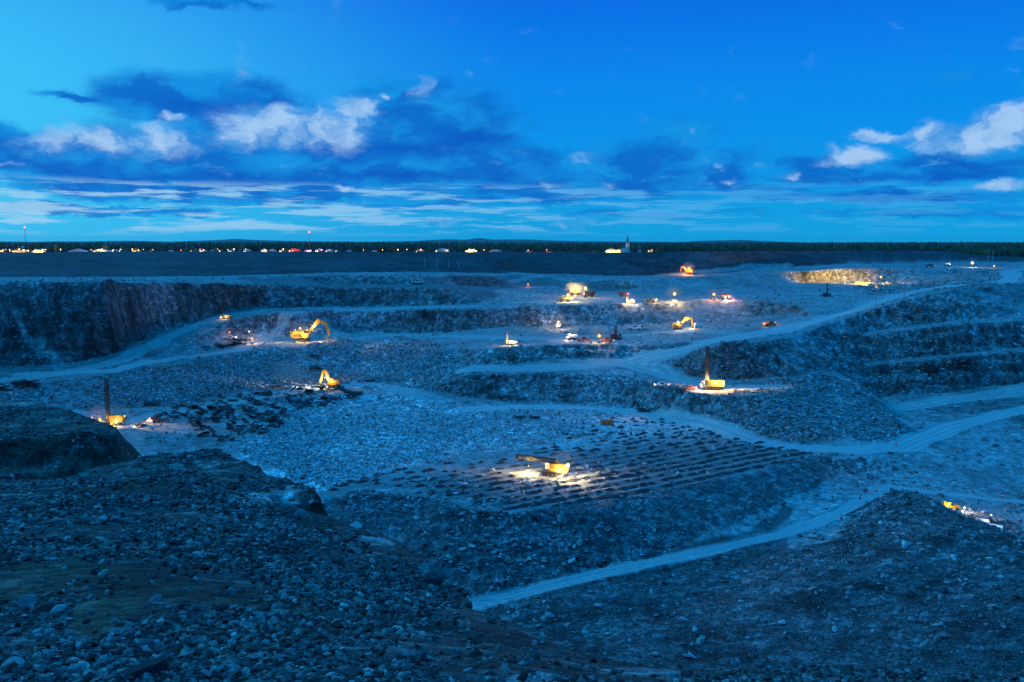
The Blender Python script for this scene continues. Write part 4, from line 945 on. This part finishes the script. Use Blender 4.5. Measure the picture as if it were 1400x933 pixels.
# traffic cones
cp = MB().box((0, 0, .06), (1.1, 1.1, .12)).tube((0, 0, .12), (0, 0, 1.7), .45, .1, n=10); M['cone_band'] = mat('cone_band', (.8, .8, .8), .5)
for (px, py, lb) in ((1003,768,'traffic cone alone below the bright stretch of the lower road'),(1150,710,'traffic cone at the inner bend of the lower road, large and red'),(1114,730,'traffic cone at the edge of the lower road, left of the large red one'),
    (1176,682,'lower of two pink cones beside the pale bend of the lower road'),(1198,672,'upper of two pink cones beside the pale bend of the lower road'),(1370,681,'pink cone on the lower floor at the right edge'),(1225,609,'red marker cone by the haul road under the dark heap'),
    (1296,625,'left pink cone on the wide road at the right'),(1308,618,'middle pink cone on the wide road at the right'),(1316,615,'right pink cone on the wide road at the right'),(1262,580,'reddish cone on the floor at the foot of the right wall'),
    (685,700,'pink cone on the front rim of the drilled bench'),(545,664,'pink cone at the left rim of the drilled bench'),(775,516,'pink cone on the centre ledge'),(183,568,'pink cone on the track right of the dazzling drill rig')):
    e = tag(empty('traffic_cone', at(px, py)), lb, 'traffic cone'); a = MB().box((0, 0, .06), (1.1, 1.1, .12)).tube((0, 0, .12), (0, 0, 1.7), .45, .1, n=10).build('cone', M['pink'], e)
    MB().tube((0, 0, .8), (0, 0, 1.15), .32, .245, n=10).build('reflective_band', M['cone_band'], e)
# row markers in the drilled bench
stake = MB().tube((0, 0, 0), (0, 0, 1.3), .09, n=5).box((.22, 0, 1.15), (.45, .05, .32)); st0 = None
for q in range(46):
    i, j = rg.randint(-30, 48), rg.choice([-2, -1, 1, 3, 5, 8, 12]); w = dA + dU*i*ALONG + dV*(j*ROW+3.2); z = gz(w[0], w[1]); c_ = proj(w[0], w[1], z)
    if not poly_mask(DRILL_POLY, np.array([c_[0]]), np.array([c_[1]]))[0]: continue
    if st0 is None: st0 = o = stake.build('marker_flag', M['pink'])
    else: o = st0.copy(); COL.objects.link(o)
    o.location = (w[0], w[1], z); tag(o, 'small pink marker flag between the heaps of the drilled bench', 'marker flag', 'pink marker flags on the drilled bench')
# red tipped pole beside the haul road
def pole(px, py, h, lb, top):
    e = tag(empty('marker_pole', at(px, py)), lb, 'pole'); MB().tube((0, 0, 0), (0, 0, h), .16, n=6).build('pole', M['pink'], e)
    if top: bulb(e, (0, 0, h+.3), 120, (1, .3, .15), .45)
pole(1197, 421, 13, 'thin pinkish pole with red lamp on top beside the haul road', True); pole(1236, 411, 9, 'thin faint pink pole near the top of the haul road', False)

# ---------------------------------------------------------------- one dust plume, then volumes added round lamps to imitate bloom
def dust(px, py, r, dens, lb, lift=2.0, D0=200, dx=0, dy=0):
    h = hit(px, py, D0); mb = MB().ball((0, 0, 0), (r[0], r[1], r[2]), n=12); m, nt, b = new_mat('dust_glow'); N = nt.nodes; L = nt.links; N.remove(b)
    vol = N.new('ShaderNodeVolumePrincipled'); vol.inputs['Color'].default_value = (.85, .82, .74, 1)
    tc = N.new('ShaderNodeTexCoord'); ln = N.new('ShaderNodeVectorMath'); ln.operation = 'MULTIPLY'; ln.inputs[1].default_value = (1/r[0], 1/r[1], 1/r[2]); L.new(tc.outputs['Object'], ln.inputs[0])
    le = N.new('ShaderNodeVectorMath'); le.operation = 'LENGTH'; L.new(ln.outputs[0], le.inputs[0])
    mr = N.new('ShaderNodeMapRange'); mr.inputs[1].default_value = .95; mr.inputs[2].default_value = .1; mr.inputs[4].default_value = dens*1.5; mr.inputs[3].default_value = 0; L.new(le.outputs['Value'], mr.inputs[0])
    L.new(mr.outputs[0], vol.inputs['Density']); L.new(vol.outputs[0], nt.nodes['Material Output'].inputs['Volume'])
    o = mb.build('dust', m); o.location = (h[0]+dx, h[1]+dy, h[2]+lift); return tag(o, lb, 'dust', kind='stuff')
dust(395, 522, (15, 7, 8), .05, 'pale dust blown up left of the small folded excavator', 6)
dust(787, 404, (14, 8, 8), .06, 'added glow volume round the loaders on the upper bench', 6)
dust(764, 447, (6, 5, 7), .06, 'added glow volume in the lit cleft of the centre wall', 6)
dust(941, 372, (10, 7, 7), .05, 'added glow volume round the orange excavator at the embankment', 5)
dust(150, 577, (13, 6, 6), .05, 'added glow volume round the dazzling drill rig', 4)
dust(768, 640, (7, 5, 4), .05, 'added glow volume at the right end of the drill rig with lowered mast', 3.5)
dust(922, 408, (9, 6, 7), .12, 'added glow volume round the star bright light tower', 5); dust(819, 463, (8, 5, 6), .12, 'added glow volume round the orange light tower', 4)

for (px, py, r, lb) in ((700, 468, 5, 'added glow volume round the small white crawler drill'),(782, 460, 5, 'added glow volume round the white truck on the centre bench'),(976, 407, 7, 'added glow volume round the orange light tower of the upper bench'),
    (1329, 362, 8, 'added glow volume round the light tower near the right skyline'),(992, 407, 7, 'added glow volume round the long truck on the upper bench'),(345, 467, 5, 'added glow volume at the foot of the left ramp'),(860, 410, 6, 'added glow volume round the short pale drill rig'),(968, 528, 6, 'added glow volume round the right middle drill rig'),(413, 458, 8, 'faint added glow volume round the large excavator')):
    dust(px, py, (r, r*.7, r*.75), .07 if px != 413 else .02, lb, r*.5)  # scattering balls added for a bloom round each lamp
# ---------------------------------------------------------------- machine working behind the right ridge
def behind(px, py, back, rz_=0):
    h = hit(px, py); y = h[1]+back; x = h[0]*y/h[1]; return (x, y, gz(x, y))
p = behind(1296, 697, 20)
sv = make_loader((p[0], p[1], p[2]), R(200), 1.0, 'wheel loader half hidden behind the right ridge, lit yellow', [(1.5,1.8,3.6,1800,W1,.3),(-6,1,1.5,900,W4,.3)])
p = behind(1345, 716, 14)
make_pickup((p[0], p[1], p[2]), R(150), 1.8, 'white pickup half hidden behind the right ridge, below the lit loader', [(-1,0,3,300,(.8,.9,1),.25)])
# ---------------------------------------------------------------- town on the skyline
M['wall_w'] = mat('white_siding', (.72, .72, .70), .7); M['wall_g'] = mat('grey_siding', (.30, .31, .32), .7); M['wall_b'] = mat('brown_brick', (.25, .14, .09), .8)
M['wall_r'] = mat('red_siding', (.55, .05, .05), .6); M['roof_d'] = mat('dark_shingle', (.06, .06, .065), .85); M['roof_l'] = mat('pale_metal_roof', (.65, .68, .70), .35)
M['roof_r'] = mat('red_roof', (.35, .05, .04), .7); M['win_lit'] = emit('lit_window', (1, .72, .35), 5.0); M['win_cool'] = emit('cool_lit_window', (.9, .95, 1), 3.0); M['door'] = mat('door_paint', (.12, .08, .05), .6)
def town(px, D): 
    x = (px-CX)/F*D*1.0; return (x, D, gz(x, D))
def lampbox(name, loc, lb, h, power, col, r=1.0, group=None):
    e = tag(empty(name, loc), lb, 'street lamp', group); MB().tube((0, 0, 0), (0, 0, h), .14, n=6).tube((0, 0, h), (0, -1.4, h+.3), .1, n=5).build('pole', M['steel'], e)
    mk = 'street_'+'_'.join(str(c) for c in col)
    if mk not in M: M[mk] = emit(mk, col, 4.5)
    b = MB().ball((0, 0, 0), (r, r, r*.7)).build('lamp_head', M[mk], e); b.location = (0, -1.4, h+.2)
    if power: ld = bpy.data.lights.new('lamp', 'POINT'); ld.energy = power; ld.color = col; ld.shadow_soft_size = r*1.3; lo = bpy.data.objects.new('lamp', ld); COL.objects.link(lo); lo.parent = b; lo.location = (0, -.2, -r*1.2)
    return e
def house(px, D, w, l, h, wm, rm, label, lit=2, flat=False, roofh=None, cat='house', name=None, lift=0):
    p = town(px, D); e = tag(empty(name or 'house', (p[0], p[1], p[2]+lift), random.uniform(-.25, .25)), label, cat)
    b = MB().box((0, 0, h/2-1), (w, l, h+2)).build('wall', M[wm], e); rh = roofh or w*.22
    if flat: MB().box((0, 0, h+.3), (w+.6, l+.6, .6)).build('roof', M[rm], e)
    else:
        rf = MB().prism([(-w/2-.6, h+.05), (w/2+.6, h+.05), (0, h+rh)], -l/2-.6, l/2+.6).build('roof', M[rm], e)
        if w < 20: MB().box((w*.2, 0, h+rh*.8), (.9, .9, rh)).build('chimney', M['wall_b'], rf)
    n = max(2, int(w/4))
    for k in range(n):
        x = -w/2 + w*(k+.5)/n; is_lit = k < lit
        f = MB().box((x, -l/2-.06, h*.55), (min(1.8, w/n*.6), .12, h*.36)).build('window', M['win_lit' if is_lit else 'glass'], e)
        MB().box((x, -l/2-.14, h*.36), (min(2.0, w/n*.7), .1, .14)).build('sill', M['wall_w'], f)
    MB().box((w/2-1.2, -l/2-.05, 1.05), (1.0, .1, 2.1)).build('door', M['door'], e)
    return e
HS = [(8,2150,14,10,6,'wall_b','roof_d','brown house at the far left end of the skyline',2),(22,2200,16,10,7,'wall_g','roof_d','grey house left of the bright cluster at the radio mast',1),
 (36,2250,20,12,11,'wall_w','roof_l','tall pale building right under the red lit radio mast',1),(30,2120,30,12,6,'wall_b','roof_d','long brown hall in the brightest lamp cluster',4),
 (56,2120,26,12,5,'wall_w','roof_d','long white hall right of the brightest lamp cluster',3),(70,2300,40,12,9,'wall_w','roof_l','long white upper storey building above the left lamps',0),
 (90,2320,14,10,10,'wall_b','roof_d','building with a yellow lit upper row right of the long white one',3),(110,2120,40,16,4,'wall_w','roof_l','wide low hall with white roof, first of two at the left',0),
 (142,2120,38,16,4.5,'wall_w','roof_l','wide low hall with white roof and orange lamps, second of two at the left',2),(160,2160,12,9,7,'wall_w','roof_d','white house right of the two wide halls',1),
 (172,2200,30,10,5,'wall_g','roof_d','long grey row house behind the white lamps',2),(190,2130,20,10,6,'wall_b','roof_d','brown house lit orange at the left of the skyline',3),
 (212,2180,12,9,5,'wall_g','roof_d','small grey house with one lit window before the dark tree stretch',1),(236,2120,14,9,3.5,'wall_w','roof_l','low white shed at the town edge',0),
 (253,2200,12,9,7,'wall_r','roof_d','narrow red house among the left centre trees',0),(268,2180,16,9,6,'wall_g','roof_d','grey house left of the red roofed house',2),
 (280,2140,16,9,6,'wall_w','roof_r','white house with red roof at the left centre',2),(292,2160,12,9,4,'wall_g','roof_l','grey garage with pale roof at the left centre',0),
 (303,2180,14,9,6,'wall_b','roof_d','brown house, first of the close row at the left centre',2),(318,2140,14,9,5,'wall_w','roof_d','white house, second of the close row at the left centre',2),
 (328,2200,14,9,7,'wall_w','roof_r','white house with red roof in the close row',1),(340,2150,16,9,5,'wall_g','roof_l','grey house with pale roof ending the close row',2),
 (363,2130,14,10,6,'wall_w','roof_l','pale house with bright yellow front left of the red building',3),(374,2160,16,9,5,'wall_w','roof_l','white house between the two yellow fronts',0),
 (389,2150,18,9,6,'wall_b','roof_d','house with yellow windows just left of the red building',3),(405,2130,28,10,7,'wall_r','roof_r','large bright red building left of the thin pink mast',1),
 (422,2110,18,9,3,'wall_w','roof_l','low white shed at the foot of the thin pink mast',0),(438,2160,20,10,6,'wall_g','roof_l','grey house right of the thin pink mast',2),
 (452,2130,18,10,5,'wall_w','roof_l','white house with pale roof, second right of the thin pink mast',1),(463,2160,12,9,6,'wall_w','roof_d','white house ending the row right of the pink mast',1),
 (478,2130,16,9,3.5,'wall_g','roof_l','low grey shed at the start of the dark tree stretch',0),(513,2130,10,8,3.5,'wall_w','roof_l','tiny white shed in the dark tree stretch',0),
 (575,2150,22,9,4,'wall_g','roof_l','grey house beside the last lamps before the big white gable',1),
 (605,2110,28,16,7,'wall_w','roof_l','big white building with wide gable roof alone among the trees',1),(645,2110,26,14,6,'wall_w','roof_d','house lit bright orange right of the big white gable',4),
 (678,2110,30,14,4,'wall_g','roof_l','long low hall with pale blue roof right of the orange lit house',0),
 (834,2120,24,10,6,'wall_w','roof_d','house lit bright yellow left of the church',3),(845,2110,12,9,5,'wall_w','roof_l','small white house between the yellow lit house and the church',1),
 (888,2200,12,9,5,'wall_b','roof_d','small house right of the church among trees',1),(723,2110,20,9,2.5,'wall_g','roof_d','low shed with pinkish lamp left of centre skyline',0),(751,2110,14,8,2.5,'wall_w','roof_d','low pale shed with small red lamp at the centre skyline',0)]
for h_ in HS: house(*h_[:8], lit=h_[8], flat=h_[2] > 24 and h_[4] > 8, roofh=(h_[2]*.13 if h_[2] > 24 else None), cat='building' if h_[2] > 22 else 'house')
SL = [(8,2120,W3,25000),(12,2140,W3,0),(17,2150,W2,0),(30,2100,W2,30000),(36,2098,W1,60000),(42,2096,W1,60000),(48,2098,W1,60000),(52,2100,W3,20000),(62,2110,W2,40000),(66,2120,W3,0),(92,2290,W2,0),
      (128,2100,W3,0),(137,2095,W2,40000),(143,2095,W3,30000),(158,2100,W1,9000),(168,2110,W4,0),(184,2105,W3,20000),(192,2105,W2,40000),(199,2110,W3,0),(212,2120,W1,0),
      (250,2110,(1,.2,.15),9000),(276,2150,(1,.25,.2),12000),(281,2110,W1,12000),(300,2110,W3,7000),(314,2110,W3,0),(322,2110,W4,9000),(338,2120,W4,0),(364,2105,W1,16000),(389,2110,W1,12000),
      (402,2105,(1,.12,.1),60000),(426,2100,(1,.45,.55),26000),(441,2105,(1,.5,.6),9000),(498,2120,W3,6000),(524,2120,W3,8000),(545,2120,W1,5000),(557,2120,W3,5000),(576,2120,W3,12000),(611,2095,W2,3000),
      (642,2095,W2,60000),(648,2094,W2,40000),(662,2120,W3,5000),(747,2100,(1,.3,.15),6000),(832,2098,(1,.6,.12),90000),(838,2098,(1,.6,.12),70000),(890,2190,W1,8000),(722,2098,(1,.5,.5),4000)]
for i, (px, D, c, pw) in enumerate(SL):
    lampbox('street_lamp', town(px, D), 'street lamp among the houses of the town on the skyline', random.uniform(5.5, 8.5), pw*.8, c, random.uniform(.8, 1.7), 'street lamps of the town')
# radio masts
def radio(px, D, h, w, label, m_, lampcol, power, n=18):
    p = town(px, D); e = tag(empty('radio_mast', p), label, 'radio mast'); mb = MB()
    for k in range(3):
        a = k*2.0944; mb.tube((w*math.cos(a), w*math.sin(a), 0), (w*.5*math.cos(a), w*.5*math.sin(a), h), .16, n=4)
    for k in range(n):
        z0, z1 = h*k/n, h*(k+1)/n; r0 = w*(1-.5*k/n); r1 = w*(1-.5*(k+1)/n)
        for q in range(3): a, b = q*2.0944, (q+1)*2.0944; mb.tube((r0*math.cos(a), r0*math.sin(a), z0), (r1*math.cos(b), r1*math.sin(b), z1), .09, n=3)
    mb.build('lattice', m_, e); bulb(e, (0, 0, h+.8), power, lampcol, 1.3)
    return e
radio(39, 2300, 62, 1.3, 'tall lattice radio mast with glowing pink lamp on top at the far left', M['steel'], (1, .25, .3), 3000)
radio(425, 2150, 48, 1.1, 'thin pink lit radio mast behind the houses', M['pink'], (1, .3, .35), 600)
# church
p = town(857, 2160); e = tag(empty('church', p, .35), 'white church with tall dark pointed spire standing over the trees', 'church')
MB().box((0, 0, 9), (7, 7, 20)).build('tower', M['wall_w'], e)
bf = MB().box((0, 0, 21.5), (5.4, 5.4, 5)).build('belfry', M['wall_w'], e)
for y in (-2.74,): 
    for x in (-1.3, 1.3): MB().box((x, y, 21.3), (1.2, .08, 3.0)).build('louvre', M['glass'], bf)
MB().tube((0, 0, 24), (0, 0, 45), 3.3, .12, n=8).build('spire', M['roof_d'], e)
for x in (-3, 3): MB().tube((x, -3, 19), (x, -3, 25), .8, .05, n=6).build('pinnacle', M['wall_w'], e)
MB().box((0, 13, 4), (11, 20, 12)).build('nave', M['wall_w'], e); MB().prism([(-6.2, 10.02), (6.2, 10.02), (0, 16.5)], 3.6, 23.2).build('roof', M['roof_d'], e)
MB().box((7.6, 6, 3), (4, 7, 8)).build('side_chapel', M['wall_w'], e); MB().box((0, -3.56, 1.6), (2, .1, 3.2)).build('door', M['door'], e)
for z in (7, 12.5): MB().box((0, -3.56, z), (1.3, .1, 2.4)).build('window', M['glass'], e)
house(874, 2150, 7, 6, 8, 'wall_w', 'roof_d', 'narrow white chapel hut right of the church', 0, name='chapel', cat='chapel')
# poles
def simple_pole(px, py, h, lb, tilt=0, D0=200, arm=True, group=None):
    q = hit(px, py, D0); e = tag(empty('utility_pole', q), lb, 'pole', group); e.rotation_euler = (0, tilt, 0)
    MB().tube((0, 0, -.5), (0, 0, h), .22, .15, n=6).build('pole', M['wall_w'], e)
    if arm: MB().box((0, 0, h-.8), (2.4, .2, .2)).build('crossarm', M['wall_w'], e)
for px, t_, lb in ((580, .05, 'first'), (597, .08, 'second'), (613, .1, 'third'), (628, -.3, 'fourth, most slanted')):
    simple_pole(px, 366, 9, 'pale utility pole on the dark embankment, %s from the left' % lb, t_)
simple_pole(1351, 357, 13, 'left pole of a pair before the right hand forest'); simple_pole(1357, 357, 13, 'right pole of a pair before the right hand forest')
# ---------------------------------------------------------------- forest
def forest(name, n, sampler, hmin, hmax, m, seed):
    rg = np.random.default_rng(seed); vs, fs, cs = [], [], []; x, y = sampler(rg, n); z = gsample(HZ, x, y); off = 0
    for i in range(n):
        h = hmin+(hmax-hmin)*rg.random()**1.8; w = h*rg.uniform(.16, .26); con = rg.random() < .6; k = 6
        a = np.arange(k)*2*math.pi/k + rg.uniform(0, 1); q = rg.uniform(.75, 1.25, (4, k))
        lv = ((.0, .9), (.25, 1.0), (.52, .62), (.8, .26)) if con else ((.12, .5), (.35, 1.35), (.68, 1.45), (.9, .8))
        ring = [np.stack([x[i]+np.cos(a)*w*r_*q[j], y[i]+np.sin(a)*w*r_*q[j], z[i]+h*t_+rg.uniform(-.03, .03, k)*h], -1) for j, (t_, r_) in enumerate(lv)]
        v = np.concatenate(ring + [np.array([[x[i], y[i], z[i]+h*(1.02 if con else .96)]])]); vs.append(v)
        f = []
        for j in range(3):
            for c in range(k): a0, a1 = j*k+c, j*k+(c+1) % k; f += [(a0, a1, a1+k), (a0, a1+k, a0+k)]
        for c in range(k): f.append((3*k+c, 3*k+(c+1) % k, 4*k))
        fs.append(np.array(f)+off); off += len(v)
        base = np.array((.028, .048, .030) if con else (.045, .065, .028))*rg.uniform(.6, 1.7); cs.append(np.repeat(base[None], len(v), 0)*rg.uniform(.75, 1.25, (len(v), 1)))
    me = np_mesh(name, np.concatenate(vs), np.concatenate(fs), False); set_col(me, np.concatenate(cs)); return tag(link(name, me, m), kind='stuff')
M['leaf'] = ground_mat('foliage', stones=((.6, .5), (2.5, .4)), bump=.3)
def s_mid(rg, n):
    D = np.exp(rg.uniform(math.log(2130), math.log(3200), n)); u = rg.uniform(-.72, .72, n); return u*D, D
def s_far(rg, n):
    D = np.exp(rg.uniform(math.log(3200), math.log(8500), n)); u = rg.uniform(-.72, .72, n); return u*D, D
def s_right(rg, n):
    D = np.exp(rg.uniform(math.log(1400), math.log(2300), n)); u = rg.uniform(.505, .74, n); k = u > .505 + .03*(D < 1500)*rg.random(n); return np.where(k, u, .6)*D, D
tag(forest('forest', 5200, s_mid, 6, 22, M['leaf'], 1), 'dark mixed forest behind and between the houses of the skyline town', 'forest')
tag(forest('far_forest', 4200, s_far, 10, 19, M['leaf'], 2), 'dark forest running to the horizon', 'forest')
tag(forest('near_forest', 1500, s_right, 9, 15, M['leaf'], 3), 'nearer dark forest at the right end of the embankment', 'forest')
def big_tree(px, D, h, lb):
    p = town(px, D); e = tag(empty('spruce_tree', p), lb, 'tree'); M.setdefault('bark', mat('bark', (.08, .06, .045), .9)); M.setdefault('needle', mat('spruce_needles', (.022, .04, .026), .8))
    MB().tube((0, 0, 0), (0, 0, h), .45, .05, n=7).build('trunk', M['bark'], e); c = MB(); rg = random.Random(3)
    for k in range(170):
        t = rg.random()**.8; z = h*(.1+.9*t); r = h*.2*(1-t)+.3; a = rg.uniform(0, 6.283); q = Vector((math.cos(a), math.sin(a), 0)); w_ = Vector((-q.y, q.x, 0))*r*.28
        b0 = Vector((0, 0, z)); tip = b0+q*r*rg.uniform(.75, 1.15)+Vector((0, 0, -r*.35)); mid_ = (b0+tip)/2
        c.add([b0, mid_+w_, tip, mid_-w_, mid_+Vector((0, 0, -.5))], [(0, 1, 2, 3), (0, 4, 1), (1, 4, 2), (2, 4, 3), (3, 4, 0)])
    c.build('crown', M['needle'], e)
big_tree(48, 2080, 27, 'single tall spruce beside the radio mast at the far left'); big_tree(100, 2300, 20, 'single spruce right of the yellow lit upper row')
# ---------------------------------------------------------------- distant hills
prof = [(-300,331),(60,330.5),(180,329.5),(230,330.5),(300,328.5),(320,327),(350,328.5),(420,330),(520,331),(570,329.5),(610,327.5),(635,328),(655,325.5),(675,328),(705,327.5),(740,328.5),(790,330),(860,330.5),(930,331),(960,329.5),(1015,328),(1040,330),(1100,331.3),(1400,331.6),(1700,331.6)]
xs = np.linspace(-300, 1700, 420); ys = np.interp(xs, [a for a, b in prof], [b for a, b in prof]) + fbm(xs, xs*0, 40, 4, 400)*.5
D0 = 16000.0; rows = []
for dd, k in ((-2600, 0), (-1500, .35), (-700, .78), (0, 1), (900, .7), (2400, 0)):
    z = []
    for xx, yy in zip(xs, ys):
        q = QD(xx, yy, D0); top = q[2]; z.append((q[0]*(D0+dd)/D0, D0+dd, CAMZ-30 + (top-CAMZ+30)*k))
    rows.append(z)
v = np.array(rows).reshape(-1, 3); nn = len(xs); ii = np.arange(len(rows)*nn).reshape(len(rows), nn)
f = np.stack([ii[:-1, :-1], ii[:-1, 1:], ii[1:, 1:], ii[1:, :-1]], -1).reshape(-1, 4)
M['hill'] = mat('far_forest_hill', (.05, .075, .06), .9, var=.4, scale=.002)
hl = link('hills', np_mesh('hills', v, f), M['hill']); hl['kind'] = 'structure'
# ---------------------------------------------------------------- foreground stones one can tell apart
def boulder(px, py, wpx, lb, m, seed, flat=.6, group=None, rz=None, tilt=(0, 0), y0=6.6, el=1.0):
    h = hit(px, py, y0); s = wpx/2*h[1]/F; rg_ = random.Random(seed); bm = bmesh.new(); bmesh.ops.create_icosphere(bm, subdivisions=2, radius=1)
    for v_ in bm.verts: v_.co *= 1+rg_.uniform(-.07, .07)
    for _ in range(7):
        n_ = Vector((rg_.gauss(0, 1), rg_.gauss(0, 1), rg_.gauss(0, 1))).normalized(); c_ = rg_.uniform(.5, .75)
        for v_ in bm.verts:
            d = v_.co.dot(n_)-c_
            if d > 0: v_.co -= n_*d
    me_ = bpy.data.meshes.new('boulder'); 
    for v_ in bm.verts: v_.co = Vector((v_.co.x*s*1.15, v_.co.y*s*el, v_.co.z*s*flat))
    bm.to_mesh(me_); bm.free(); o = link('boulder', me_, m); o.location = (h[0], h[1]+s*.3, h[2]+s*flat*.35); o.rotation_euler = (*tilt, rg_.uniform(0, 3) if rz is None else rz)
    return tag(o, lb, 'boulder', group)
M['b_pale'] = ground_mat('pale_boulder', False, (.30, .36, .36), stones=((6, .3), (25, .3)), bump=.3); M['b_mid'] = ground_mat('grey_boulder', False, (.15, .17, .19), stones=((6, .4), (25, .4)), bump=.3)
M['b_warm'] = ground_mat('buff_boulder', False, (.33, .31, .24), stones=((6, .3), (25, .3)), bump=.3); M['b_dark'] = ground_mat('dark_boulder', False, (.05, .055, .06), stones=((6, .4), (25, .4)), bump=.3)
M['outcrop'] = ground_mat('brown_outcrop', False, (.065, .05, .04), stones=((1.5, .5), (7, .4)), bump=.8)
for i, (px, py, w, m_, fl, lb) in enumerate([
 (80,838,20,'b_pale',.8,'rounded pale boulder at the left end of the brown sand patch'),(65,836,34,'b_dark',.6,'dark flat boulder tucked behind the rounded pale one'),(34,830,30,'b_mid',.7,'big grey angular boulder near the left edge'),
 (210,822,20,'b_mid',.55,'smooth blue grey boulder at the right tip of the brown sand patch'),(166,870,38,'b_mid',.5,'flat wedge shaped grey boulder at the lower edge of the brown sand patch'),(14,915,28,'b_pale',.8,'bright angular boulder in the bottom left corner'),
 (22,885,18,'b_mid',.5,'flat grey boulder above the bottom left corner'),(254,917,13,'b_warm',1.1,'upright buff boulder near the bottom left'),(60,930,14,'b_pale',.8,'pale round boulder on the bottom edge at the left'),
 (249,894,12,'b_warm',.9,'small buff boulder above the upright one'),(265,762,18,'b_pale',.5,'pale flat boulder in the middle of the foreground slope'),(140,713,12,'b_pale',.9,'white topped boulder among the grey cluster on the slope'),
 (158,715,18,'b_mid',.8,'first grey boulder right of the white topped one'),(176,716,18,'b_mid',.7,'second grey boulder right of the white topped one'),(137,741,14,'b_mid',.6,'grey boulder below the cluster on the slope'),
 (168,738,12,'b_mid',.8,'grey boulder standing under the right side of the cluster'),(310,766,14,'b_mid',.9,'blue grey boulder right of the pale flat one'),(289,760,7,'b_warm',.6,'small buff stone right of the pale flat boulder'),
 (375,832,8,'b_pale',1.0,'small pale boulder in the middle foreground'),(497,828,22,'b_mid',.6,'flat grey boulder in the centre of the foreground'),(515,857,8,'b_pale',.9,'small bright boulder right of the centre foreground'),
 (558,857,9,'b_warm',.6,'buff stone on the slope near the rim notch'),(423,856,12,'b_pale',.5,'flat pale boulder left of the centre foreground'),(407,925,12,'b_warm',1.2,'tall buff boulder on the bottom edge'),
 (503,927,16,'b_pale',.7,'pale boulder on the bottom edge left of centre'),(530,928,14,'b_mid',.8,'grey boulder on the bottom edge, right neighbour of the pale one'),(480,925,36,'b_dark',.4,'long flat dark slab on the bottom edge'),
 (488,722,22,'b_pale',.35,'bright flat slab on the rim right of the dark cliff'),(870,909,7,'b_pale',1.0,'small pointed white boulder on the rim edge'),(877,924,7,'b_pale',.6,'small white boulder just below the pointed one'),
 (403,692,16,'b_pale',.6,'pale block under the top of the dark cliff'),(408,708,22,'b_mid',.7,'grey block at the base of the dark cliff'),(386,714,12,'b_mid',.8,'left block at the base of the dark cliff'),(610,790,18,'b_mid',1.1,'upright grey block at the rim notch')]):
    boulder(px, py, w*1.05, lb, M[m_], 100+i, fl, tilt=(random.uniform(-.25, .25), random.uniform(-.25, .25)))
boulder(590, 800, 30, 'dark grey outcrop block at the notch of the foreground rim', M['b_dark'], 9, .9, rz=.3)
rg = random.Random(77); k = 0
while k < 90:
    px, py = rg.uniform(0, 760), rg.uniform(640, 930); h = hit(px, py, 6.6)
    if h is None or h[1] > 120: continue
    boulder(px, py, rg.uniform(5, 13), 'loose grey boulder among the gravel of the foreground slope', M[rg.choice(['b_mid', 'b_mid', 'b_dark', 'b_pale'])], 300+k, rg.uniform(.45, .9), 'loose boulders on the foreground slope', tilt=(rg.uniform(-.4, .4), rg.uniform(-.4, .4)), el=rg.uniform(.5, 1)); k += 1
# charred timber in the bottom left
h = hit(185, 928, 6.6); o = MB().box((0, 0, 0), (1.1, .2, .18), taper=(.94, .8)).build('timber', M['b_dark']); o.location = (h[0], h[1], h[2]+.1); o.rotation_euler = (.2, -.12, R(38)); tag(o, 'dark square timber lying at the bottom edge on the left', 'timber')

# ---------------------------------------------------------------- evening haze over the land
if True:
    bm_ = MB().box((0, 10000-400, 105), (34000, 20000, 230)); m, nt, b = new_mat('haze'); nt.nodes.remove(b)
    vol = nt.nodes.new('ShaderNodeVolumePrincipled'); vol.inputs['Color'].default_value = (.88, .96, 1, 1); vol.inputs['Density'].default_value = 1.5e-5
    nt.links.new(vol.outputs[0], nt.nodes['Material Output'].inputs['Volume']); tag(bm_.build('haze', m), kind='stuff')
